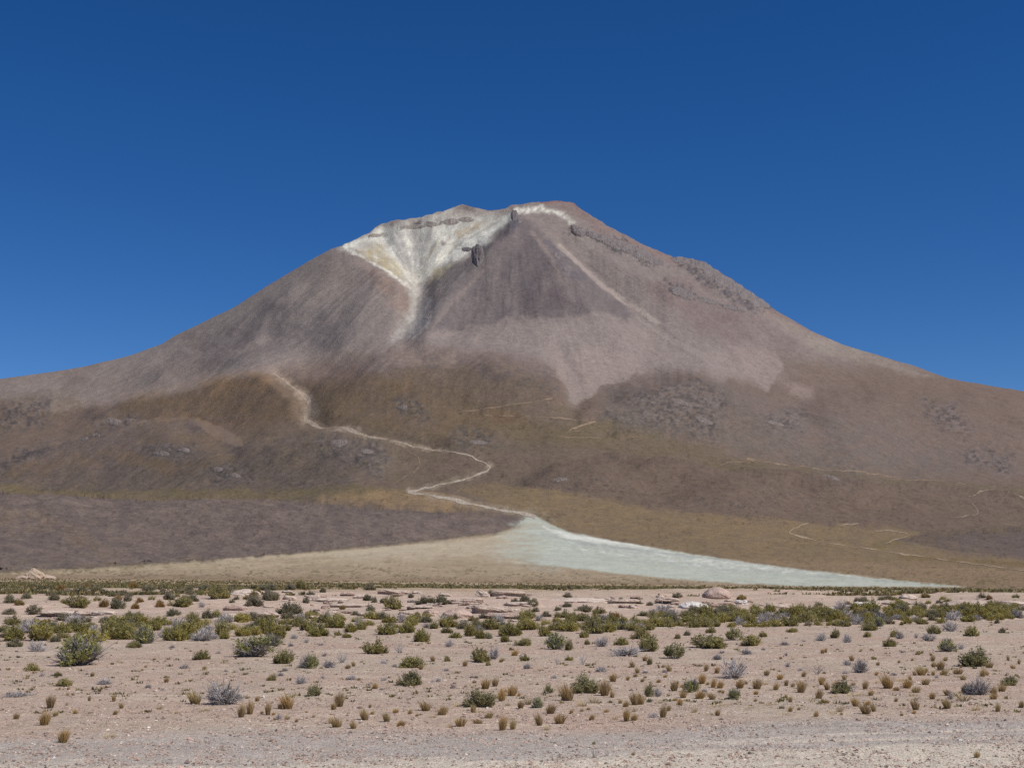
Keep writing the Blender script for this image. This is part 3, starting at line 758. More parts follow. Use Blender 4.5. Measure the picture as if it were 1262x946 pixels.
# ------------------------------------------------------------------ rocks of the outcrop
RNG = np.random.default_rng(7)
def cube_sphere(n):
    vs, fs, key = [], [], {}
    for ax in range(3):
        for sg in (-1, 1):
            ids = {}
            for i in range(n + 1):
                for j in range(n + 1):
                    p = [0, 0, 0]
                    p[ax] = sg; p[(ax + 1) % 3] = 2 * i / n - 1; p[(ax + 2) % 3] = (2 * j / n - 1)
                    k = tuple(round(c, 4) for c in p)
                    if k not in key: key[k] = len(vs); vs.append(p)
                    ids[i, j] = key[k]
            for i in range(n):
                for j in range(n):
                    q = (ids[i, j], ids[i + 1, j], ids[i + 1, j + 1], ids[i, j + 1])
                    fs.append(q if sg > 0 else q[::-1])
    return np.array(vs, float), np.array(fs)
CS_V, CS_F = cube_sphere(14)
def rock_mesh(name, w, d, h, seed, rgb, block=5.0, under=0.0, dome=0.0, rough=0.2, taper=0.15, strata=1.0):
    p = CS_V / (np.abs(CS_V) ** block).sum(1)[:, None] ** (1 / block)
    n = fbm(p[:, 0] * 1.6 + seed * 3.1, p[:, 1] * 1.6 + p[:, 2] * 1.3 + seed, seed, 4)
    n2 = fbm(p[:, 1] * 3.1 - seed, p[:, 2] * 3.4 + p[:, 0] * 2.2, seed + 9, 3)
    p = p * (1 + rough * n + rough * 0.6 * n2)[:, None]
    z = (p[:, 2] + 1) / 2
    k = 1 - taper * z ** 1.5
    lay = np.sin(z * 13 + 2.5 * n) * 0.02 * strata
    p[:, 0] *= k + lay; p[:, 1] *= k + lay
    if under:                                   # undercut front: the bed below the lip is worn back
        fr = (p[:, 1] < 0) * sstep(0.62, 0.45, z) if False else (p[:, 1] < 0) * (1 - sstep(0.4, 0.55, z))
        p[:, 1] = p[:, 1] * (1 - under * fr)
    if dome:
        z = z * (1 - dome * (p[:, 0] ** 2 + p[:, 1] ** 2) * 0.5)
    z = z + 0.06 * fbm(p[:, 0] * 2.5 + seed, p[:, 1] * 2.5, seed + 4, 3) * (z > 0.3)
    v = np.stack([p[:, 0] * w / 2, p[:, 1] * d / 2, z * h - 0.12 * h], 1)
    tone = lin(*rgb) * KALB * (1 + 0.10 * n + 0.12 * n2)[:, None]
    return new_mesh(name, v, CS_F, M_STONE, False, tone)

def rock(name, cat, x, y, w, h, label, rgb=(176, 152, 138), group='pale rocks of the outcrop', depth=0.8, rot=0.0, tilt=0.0, **kw):
    X, Y, Z, u = on_ground(x, y)
    ww, hh = w * u, h * u * 0.92
    m = rock_mesh(name, ww, max(ww * depth, hh), hh, len(bpy.data.meshes) % 97 + 1, rgb, **kw)
    o = put(name, m, label=label, category=cat, group=group)
    o.location = (X, Y + 0.25 * ww * depth, Z - (0.16 if 'plate' in name else 0.06) * hh)
    o.rotation_euler = (0, tilt, rot)
    return o
PK = (184, 165, 150); PL = (194, 177, 162); WH = (206, 199, 192); RD = (178, 155, 141); DK = (112, 98, 92)
rock('dome_boulder', 'boulder', 885, 737, 40, 18, 'large pink dome shaped boulder at the far edge of the scrub', RD, block=2.3, dome=0.35, depth=0.9, rough=0.06, taper=0.35)
rock('rock_spire', 'rock', 40, 713.2, 30, 19, 'pale pointed rock pile far off at the left below the dark ridge', (172, 152, 132), block=2.0, taper=0.8, rough=0.25, depth=0.7)
rock('rock_pile', 'rock', 57, 713.3, 24, 7, 'low pale rubble beside the far pointed rock pile', (176, 156, 138), block=2.4, taper=0.5, rough=0.25)
rock('rock_pile', 'rock', 25, 713.2, 18, 6, 'small pale heap left of the far pointed rock pile', (170, 150, 134), block=2.4, taper=0.5, rough=0.25)
rock('rock_slab', 'rock ledge', 78, 758, 56, 7, 'long flat pale ledge at left with a dark undercut front', PL, under=0.45, depth=0.55, tilt=0.03)
rock('rock_slab', 'rock ledge', 103, 759, 26, 9, 'thick pink block on the right end of the long left ledge', PK, under=0.35, depth=0.7, rot=0.2)
rock('rock_slab', 'rock ledge', 126, 757, 30, 6, 'low broken ledge between two shrubs right of the pink block', PL, depth=0.6, rot=-0.15)
rock('rock_slab', 'rock ledge', 290, 752, 30, 7, 'flat topped pink block above the dark gap at centre left', RD, under=0.2, depth=0.6)
rock('rock_slab', 'rock', 283, 764, 24, 9, 'slanting pale slab leaning down left of the dark gap', PL, rot=0.5, tilt=-0.12, depth=0.6, taper=0.4)
rock('rock_slab', 'rock ledge', 326, 760, 34, 7, 'thin pink ledge right of the dark gap', PK, under=0.45, depth=0.6)
rock('rock_slab', 'rock', 300, 733, 40, 9, 'broad smooth pinkish hump behind the flat topped block', PL, block=2.5, dome=0.3, depth=0.8, taper=0.4)
rock('rock_slab', 'rock ledge', 354, 730, 13, 3.5, 'small thin slab casting a dark line near the skyline of the plain', PL, under=0.6, depth=0.6)
rock('rock_slab', 'rock', 356, 738, 16, 5, 'pale tilted chunk between two dark shrubs', PL, rot=0.4, tilt=0.2)
rock('rock_slab', 'rock', 428, 734, 18, 6, 'reddish broken rock with dark hollows at centre', RD, under=0.4, rough=0.22)
rock('rock_slab', 'rock', 442, 737, 14, 5, 'pale broken rock beside the reddish one at centre', PL, under=0.3, rough=0.22)
rock('rock_slab', 'rock ledge', 428, 748, 60, 6, 'wide low step of pale rock in the centre of the outcrop', PK, depth=0.5, taper=0.35, under=0.2)
rock('rock_slab', 'rock ledge', 405, 741, 50, 5, 'faint upper step of pale rock behind the wide low step', PL, depth=0.5, taper=0.35, under=0.15)
rock('rock_slab', 'rock', 452, 759, 26, 8, 'pale hump of rock beside a dark round shrub', PL, block=2.5, taper=0.4)
rock('rock_slab', 'rock ledge', 486, 732, 40, 7, 'long tilted ledge with a dark right tip', PK, under=0.4, tilt=0.06, depth=0.5)
rock('rock_slab', 'rock ledge', 518, 750, 32, 5, 'thin overhanging roof slab above the dark hollow', PL, under=0.75, depth=0.8)
rock('rock_slab', 'rock', 500, 757, 18, 5, 'low pale stone left of the dark hollow', PK)
rock('rock_slab', 'rock', 531, 758, 20, 9, 'pink angular block right of the dark hollow', RD, rot=0.6, tilt=0.15, taper=0.35)
rock('rock_slab', 'rock', 563, 761, 42, 15, 'big smooth rounded pink hump in the middle of the outcrop', RD, block=2.4, dome=0.25, taper=0.35, depth=0.8, rough=0.07)
rock('rock_slab', 'rock ledge', 574, 744, 44, 9, 'grey pink slab sloping up behind the rounded hump', PK, tilt=-0.08, depth=0.6)
rock('rock_slab', 'rock ledge', 606, 755, 50, 11, 'long cracked slab slanting down to the right of the hump', PK, tilt=0.10, depth=0.55, under=0.3)
rock('rock_slab', 'rock ledge', 622, 762, 52, 8, 'lower layer of pink rock in front of the cracked slab', RD, tilt=0.05, depth=0.5, under=0.4)
rock('rock_slab', 'rock', 594, 735, 18, 9, 'pale slab tipped on edge near the scrub line', PL, tilt=0.45, depth=0.5)
rock('rock_slab', 'rock ledge', 626, 733, 44, 7, 'jumbled pink ledge with dark pits above the cracked slab', PK, rough=0.2, under=0.4, depth=0.5)
rock('rock_slab', 'rock ledge', 642, 746, 40, 6, 'pale stepped rock behind three round dark shrubs', PL, depth=0.5, under=0.2)
rock('rock_slab', 'rock ledge', 712, 742, 86, 7, 'very long low pale ledge in the right half', PL, depth=0.5, block=2.8, dome=0.2, taper=0.4, rough=0.2)
rock('rock_slab', 'rock ledge', 770, 743, 40, 6, 'rubbly end of the long low ledge', PK, rough=0.25, depth=0.5, under=0.4)
rock('rock_slab', 'rock ledge', 823, 743, 30, 8, 'overhanging ledge with a dark cave mouth left of the white patch', PK, under=0.7, depth=0.8)
rock('rock_slab', 'rock', 857, 750, 42, 11, 'whitish rock face below and left of the dome boulder', WH, block=2.8, taper=0.5, depth=0.7, tilt=0.05)
rock('rock_slab', 'rock', 890, 748, 36, 8, 'reddish rubble at the foot of the dome boulder', RD, rough=0.3)
rock('rock_slab', 'rock', 914, 744, 16, 6, 'whitish chunk with a dark right side beside the reddish rubble', WH, rough=0.25)
rock('rock_slab', 'rock ledge', 960, 749, 70, 6, 'wide low pink ledge right of the dome boulder', PK, depth=0.4, taper=0.4)
rock('rock_slab', 'rock', 1024, 751, 10, 4, 'small bright white stone in front of the green belt', WH)
rock('rock_slab', 'rock', 1066, 748, 32, 8, 'heap of broken white grey rock above the green belt', WH, rough=0.3, under=0.2)
rock('rock_slab', 'rock', 1120, 738, 24, 8, 'pale rounded knob of rock far off at the right', PL, block=2.4, taper=0.4)
rock('rock_slab', 'rock', 1105, 744, 46, 5, 'low pale bank in front of the rounded knob', PL, block=2.6, taper=0.4, depth=0.6)
rock('rock_slab', 'rock', 1198, 748, 76, 12, 'long smooth sandy hump behind the green belt at right', PK, block=2.4, dome=0.3, taper=0.4, depth=0.6, rough=0.06)
rock('rock_slab', 'rock', 1216, 748, 13, 5, 'dark reddish rock lodged in the sandy hump', (96, 72, 66), rough=0.25, depth=0.7)
rock('rock_slab', 'rock', 1248, 747, 34, 8, 'pale broken hump at the right edge of the photo', PL, rough=0.2)
PLATE_ZONES = [(60, 140, 750, 768, 10), (270, 345, 744, 768, 10), (350, 460, 728, 764, 26), (470, 560, 728, 764, 22), (565, 660, 728, 766, 26), (690, 840, 735, 750, 24), (860, 980, 740, 752, 10), (1040, 1140, 738, 750, 12), (1190, 1262, 740, 750, 6)]
PLATE_WHERE = ['around the long undercut ledge at left', 'around the flat topped pink block', 'on the low pale steps', 'around the dark hollow at centre', 'around the long cracked slab', 'along the very long low ledge', 'at the foot of the dome boulder', 'around the white grey heap', 'on the sandy hump at right']
q = random.Random(12)
ORD = 'first second third fourth fifth sixth seventh eighth ninth tenth eleventh twelfth thirteenth fourteenth fifteenth sixteenth seventeenth eighteenth nineteenth twentieth twenty-first twenty-second twenty-third twenty-fourth twenty-fifth twenty-sixth'.split()
for (xa, xb, ya, yb, n), where in zip(PLATE_ZONES, PLATE_WHERE):
    for k, (x, y) in enumerate(sorted((q.uniform(xa, xb), q.uniform(ya, yb)) for k in range(n))):
        w = q.uniform(5, 15)
        tone, c = q.choice((('buff', PK), ('pale', PL), ('pale', PL), ('pink', RD), ('grey', (164, 142, 128))))
        rock('rock_plate', 'rock', x, y, w, w * q.uniform(0.18, 0.42), ('wide ' if w > 10 else 'small ') + tone + ' rock plate, ' + ORD[k] + ' from the left ' + where, c, 'broken rock plates of the outcrop',
             depth=q.uniform(0.5, 0.9), rot=q.uniform(-.6, .6), tilt=q.uniform(-.2, .2), under=q.choice((0, 0.4, 0.6)), rough=0.25)
for x, y, w, h, lab in [(582, 835.5, 7, 3.5, 'dark flat stone left of a brown tuft on bare gravel'), (558, 848, 7, 3.5, 'dark stone right of the round olive shrub on bare gravel'), (560, 842.5, 5, 2.5, 'smaller dark stone just behind another dark stone'),
                        (96, 910.5, 6, 2.5, 'dark stone lying right of the nearest golden tuft'), (924, 928.5, 5, 3, 'lone dark stone on the pale roadside gravel'), (107, 830.5, 4, 2, 'tiny dark stone on open sand right of the small bushes'),
                        (233, 909.5, 5, 2, 'dark stone on the grey roadside gravel at left'), (182, 884.5, 5, 2.2, 'dark stone near a pale straw tuft at left'), (20, 803, 4, 2.5, 'tiny dark stone left of the small green bush'), (572, 910, 4, 2.2, 'white pebble on the grey gravel below centre')]:
    rock('stone', 'stone', x, y, w, h, lab, DK if 'white' not in lab else WH, group='loose stones on the gravel', block=2.5, depth=0.9, rough=0.2)

CRAGS = '''
634 268 7 9 | dark pinnacle at the very top of the central spur
641 272 6 7 | small dark tooth just right of the summit pinnacle
589 322 12 20 | tall dark crag on the left edge of the central spur
712 287 11 8 | dark knob below the pale summit rim at right
731 291 12 6 | uppermost block of the dark cliff band on the right shoulder
745 296 14 7 | second block of the dark cliff band on the right shoulder
760 303 16 8 | broad block in the upper cliff band on the right shoulder
776 309 13 8 | dark block in the middle of the upper cliff band
792 318 15 9 | lower block of the upper cliff band on the right shoulder
808 325 12 7 | last block of the upper cliff band before the skyline step
838 323 12 7 | dark rock on the skyline step of the right shoulder
851 325 14 8 | broad dark rock beside the skyline step
866 330 14 9 | dark rock on the skyline right of the step
880 340 15 9 | jagged dark rock along the right skyline
893 349 14 8 | dark rock low on the jagged right skyline
908 357 13 8 | dark rock farther down the jagged right skyline
922 366 13 8 | second lowest dark rock of the right skyline
938 376 14 7 | lowest dark rock of the right skyline
836 362 12 8 | isolated dark crag inside the right shoulder
848 366 9 7 | smaller crag beside the isolated one on the right shoulder
872 371 14 5 | low dark ledge under the right skyline
902 379 18 4 | long thin dark ledge under the right skyline
690 317 8 6 | dark crag on the right face of the central spur
700 334 7 6 | small dark crag lower on the right face of the central spur
510 281 22 4 | long dark layer of rock under the summit rim at left
533 279 12 4 | short dark layer of rock under the middle of the summit rim
556 276 16 6 | thick dark block of the cliff under the summit rim
575 273 15 5 | right end of the layered cliff under the summit rim
462 292 12 3 | small dark layer near the left end of the summit bowl
575 309 10 4 | dark ledge in the whitest part of the summit bowl
140 520 16 6 | grey rock outcrop on the left slope below the pale scree
160 518 11 5 | second grey outcrop beside the first on the left slope
103 544 9 4 | dark rock on the left slope above the olive steppe
118 540 8 4 | dark rock just right of another on the left slope
198 562 16 5 | pale grey outcrop halfway up the left slope
226 556 12 5 | small outcrop right of the pale grey one on the left slope
268 583 11 6 | purple grey outcrop near the foot of the left slope
290 590 12 5 | lower purple grey outcrop near the foot of the left slope
418 545 15 6 | dark rubble outcrop below the winding dry stream
452 556 12 6 | dark outcrop on the hump right of the dry stream rubble
496 503 9 5 | purple grey rock patch above the dry stream
590 545 18 5 | grey boulder hump near the bend of the dry stream
840 500 14 5 | grey boulder heap on the right lower slope
868 520 12 5 | grey boulder heap below another on the right lower slope
955 523 14 4 | dark ledge on the far right lower slope
690 592 10 4 | dark rock on the mauve hill right of the stream bend
1024 592 12 4 | grey rocks on the crest of the mauve hill at right
'''
for i, ln in enumerate(CRAGS.strip().splitlines()):
    a = ln.split('|')
    if len(a) < 2: continue
    x, y, w, h = map(float, a[0].split())
    p = slope_at(x, y); u = p[1] / F
    low_ = y > 480
    tone = (112, 102, 96) if low_ else ((138, 129, 120) if x < 600 and y < 300 else (112, 104, 102))
    nu, nv = 40, 22
    U, V = np.meshgrid(np.linspace(-.5, .5, nu), np.linspace(-.5, .5, nv))
    ww, hh = w * (1.35 if x < 660 else 1.9), h * (1.2 if low_ else 1.5)
    base_, env = [], []
    out_n = 0.16 * fbm(U * 5 + i, V * 4 - i, 700 + i, 3)
    for a_, b_ in zip(U.ravel(), V.ravel()):
        sky_y = float(np.interp(x + a_ * ww, px, ysky))
        base_.append(slope_at(x + a_ * ww, max(y - 0.35 * h + b_ * hh + 0.25 * a_ * ww * (x > 700) , sky_y + 0.4)))
    base_ = np.array(base_)
    e = np.clip(1 - ((U / 0.5) ** 2 + (V / 0.5) ** 2) ** 1.4 + out_n * 2.2, -0.25, 1)
    col_ = ridged(U * ww / 3.0 + i, V * 1.2 + 3 * i, 720 + i, 3)            # fractured into upright ribs
    led = ridged(U * 1.5 - i, V * hh / 2.2, 740 + i, 2)
    amp = e * (0.45 + 0.6 * col_ * (0.4 + 0.6 * led)) * hh * u * (0.22 if y < 345 and x < 660 else 0.36)
    amp = np.where(e < 0.02, -6.0, amp).ravel()
    vtx = base_ + amp[:, None] * np.array([0.0, -0.62, 0.55])
    idx = np.arange(nu * nv).reshape(nv, nu)
    qd = np.stack([idx[:-1, :-1], idx[1:, :-1], idx[1:, 1:], idx[:-1, 1:]], -1).reshape(-1, 4)
    o0 = base_.mean(0)
    tn = lin(*tone)[None] * (0.85 + 0.4 * col_.ravel()[:, None])
    o = put('crag', new_mesh('crag', vtx - o0, qd, M_CRAG, False, tn), label=a[1].strip(), category='crag', group='crags and outcrops on the volcano')
    o.location = o0

# ------------------------------------------------------------------ plants: a few of each kind are grown, then copied
def frame(d):
    d = d / np.linalg.norm(d)
    a = np.cross(d, [0, 0, 1.0]) if abs(d[2]) < 0.95 else np.cross(d, [1.0, 0, 0])
    a /= np.linalg.norm(a)
    return d, a, np.cross(d, a)
def grow_shrub(name, seed, stems=230, leaves=10, spread=78, base_leaf=0.35, leaf=0.075, flat=1.0):
    """unit shrub, 1 wide and 1 high; returns (foliage mesh, branch mesh)"""
    r = np.random.default_rng(seed)
    ncl = 11
    cl = []
    for i in range(ncl):
        th = math.radians(spread) * math.sqrt((i + 0.5) / ncl); ph = i * 2.4 + r.uniform(-.4, .4)
        cl.append((th, ph, r.uniform(0.58, 1.14), r.uniform(0.72, 1.22)))
    LV, LF, LT, BV, BF, BT = [], [], [], [], [], []
    for k in range(stems):
        th, ph, ln, tn = cl[r.integers(ncl)]
        th = abs(th + r.normal(0, 0.17)); ph = ph + r.normal(0, 0.26) / max(math.sin(th), 0.35)
        th = min(th, math.radians(spread + 8))
        ln = ln * r.uniform(0.78, 1.06)
        tip = np.array([0.5 * math.sin(th) * math.cos(ph), 0.5 * math.sin(th) * math.sin(ph), flat * math.cos(th) * 0.92 + 0.10]) * ln
        root = np.array([tip[0] * 0.2, tip[1] * 0.2, 0.0]) + np.append(r.normal(0, 0.025, 2), 0)
        mid = (root + tip) / 2 + np.array([tip[0] * 0.16, tip[1] * 0.16, -0.05])
        def at(t): return root * (1 - t) ** 2 + mid * 2 * t * (1 - t) + tip * t * t
        for j in range(leaves):
            t = base_leaf + (1 - base_leaf) * (j + r.uniform()) / leaves
            p = at(t); dirv = at(min(t + .1, 1.05)) - at(t - .1)
            d, a, b = frame(dirv / np.linalg.norm(dirv) + r.normal(0, 0.5, 3) + np.array([0, 0, 0.25]))
            L = leaf * r.uniform(0.6, 1.3); wd = L * 0.34
            out = np.array([p[0] * 1.6, p[1] * 1.6, 0.35 + p[2] * 0.5]) + r.normal(0, 0.28, 3); side = np.cross(d, out); side /= np.linalg.norm(side) + 1e-9
            p = p + r.normal(0, 0.018, 3); p[2] = max(p[2], 0.012)
            i0 = len(LV); LV += [p, p + d * L * .5 + side * wd, p + d * L, p + d * L * .5 - side * wd]
            LF.append((i0, i0 + 1, i0 + 2, i0 + 3)); LT += [tn * r.uniform(0.72, 1.28) * np.array([1 + r.normal(0, .05), 1, 1 + r.normal(0, .1)])] * 4
        if k % 2 == 0:
            pts = [at(t) for t in (0, .35, .7, 1.0)]
            for q in range(3):
                d, a, b = frame(pts[q + 1] - pts[q]); w0 = 0.009 * (1 - q * .25)
                i0 = len(BV)
                for pp, ww in ((pts[q], w0), (pts[q + 1], w0 * .75)):
                    for s in range(3):
                        BV.append(pp + ww * (a * math.cos(s * 2.09) + b * math.sin(s * 2.09)))
                for s in range(3):
                    BF.append((i0 + s, i0 + (s + 1) % 3, i0 + 3 + (s + 1) % 3, i0 + 3 + s))
                BT += [np.ones(3) * r.uniform(.7, 1.25)] * 6
    return new_mesh(name + '_foliage', LV, LF, M_LEAF, False, np.array(LT)), new_mesh(name + '_branches', BV, BF, M_TWIG, False, np.array(BT))
def grow_dry(name, seed, mains=46, subs=5, spread=80, w=0.011, hi=1.0):
    r = np.random.default_rng(seed)
    V, Fc, Tn = [], [], []
    def twig(p0, p1, w0, w1, tn):
        d, a, b = frame(p1 - p0); i0 = len(V)
        for pp, ww in ((p0, w0), (p1, w1)):
            for s in range(3): V.append(pp + ww * (a * math.cos(s * 2.09) + b * math.sin(s * 2.09)))
        for s in range(3): Fc.append((i0 + s, i0 + (s + 1) % 3, i0 + 3 + (s + 1) % 3, i0 + 3 + s))
        Tn.extend([np.ones(3) * tn] * 6)
    for k in range(mains):
        th = math.radians(spread) * math.sqrt(r.uniform()); ph = r.uniform(0, 6.28)
        ln = r.uniform(0.6, 1.05)
        tip = np.array([0.5 * math.sin(th) * math.cos(ph), 0.5 * math.sin(th) * math.sin(ph), math.cos(th) * .9 * hi + .12]) * ln
        root = np.array([tip[0] * .12, tip[1] * .12, 0])
        mid = root * .45 + tip * .55 + r.normal(0, .04, 3); mid[2] = max(mid[2], 0.03)
        tn = r.uniform(0.6, 1.3)
        twig(root, mid, w * 1.3, w, tn); twig(mid, tip, w, w * .5, tn * 1.05)
        for j in range(subs):
            t = r.uniform(.3, .95)
            p = root + (mid - root) * (t / .5) if t < .5 else mid + (tip - mid) * ((t - .5) / .5)
            q = p + (tip - root) * r.uniform(.15, .35) + r.normal(0, .08, 3); q[2] = max(q[2], 0.02)
            twig(p, q, w * .7, w * .35, tn * r.uniform(.85, 1.25))
    return new_mesh(name + '_branches', V, Fc, M_TWIG, False, np.array(Tn))
def grow_tuft(name, seed, blades=150, lean=0.0, open_=30, w=0.016):
    r = np.random.default_rng(seed)
    V, Fc, Tn = [], [], []
    for k in range(blades):
        ph = r.uniform(0, 6.28); rad = 0.22 * math.sqrt(r.uniform())
        b0 = np.array([rad * math.cos(ph), rad * math.sin(ph), 0])
        th = math.radians(open_) * rad / .22 + r.normal(0, .13)
        L = r.uniform(0.62, 1.05) * (1 - 0.25 * rad / .22)
        d = np.array([math.sin(th) * math.cos(ph) + lean * r.uniform(.5, 1.3), math.sin(th) * math.sin(ph), math.cos(th)])
        m_ = b0 + d * L * .55; t_ = b0 + d * L + np.array([d[0], d[1], -.12]) * L * .16
        s = np.array([-math.sin(ph + r.normal(0, .8)), math.cos(ph + r.normal(0, .8)), 0]) * w * r.uniform(.7, 1.4)
        i0 = len(V); V += [b0 - s, b0 + s, m_ + s * .8, m_ - s * .8, t_ + s * .2, t_ - s * .2]
        Fc += [(i0, i0 + 1, i0 + 2, i0 + 3), (i0 + 3, i0 + 2, i0 + 4, i0 + 5)]
        c = r.uniform(.7, 1.25)
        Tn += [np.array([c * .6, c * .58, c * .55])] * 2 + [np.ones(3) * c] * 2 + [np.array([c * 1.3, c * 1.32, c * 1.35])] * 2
    return new_mesh(name + '_blades', V, Fc, M_GRASS, False, np.array(Tn))

GREEN = [grow_shrub('shrub', 100 + i, 240, 10, 80, 0.3, 0.08) for i in range(5)]
ROUND = [grow_shrub('shrub', 200 + i, 300, 11, 84, 0.25, 0.07) for i in range(3)]
LOOSE = [grow_shrub('shrub', 300 + i, 120, 9, 72, 0.45, 0.085) for i in range(3)]
TOPPY = [(grow_shrub('shrub', 400 + i, 130, 7, 78, 0.62, 0.085)[0], grow_dry('shrub', 420 + i, 90, 6, 84, 0.012)) for i in range(3)]
DRY = [grow_dry('dry', 500 + i, 60, 6, 80, 0.012) for i in range(3)] + [grow_dry('dry', 510 + i, 110, 7, 84, 0.011) for i in range(2)]
SPARSE = [grow_dry('dry', 520 + i, 22, 4, 62, 0.010) for i in range(2)]
TUFT = [grow_tuft('tuft', 600 + i, 190, (-0.2, 0.0, 0.18, 0.04)[i], (20, 25, 22, 16)[i]) for i in range(4)]
WISP = [grow_tuft('tuft', 620 + i, 45, (0.3, -0.15)[i], 42, 0.02) for i in range(2)]

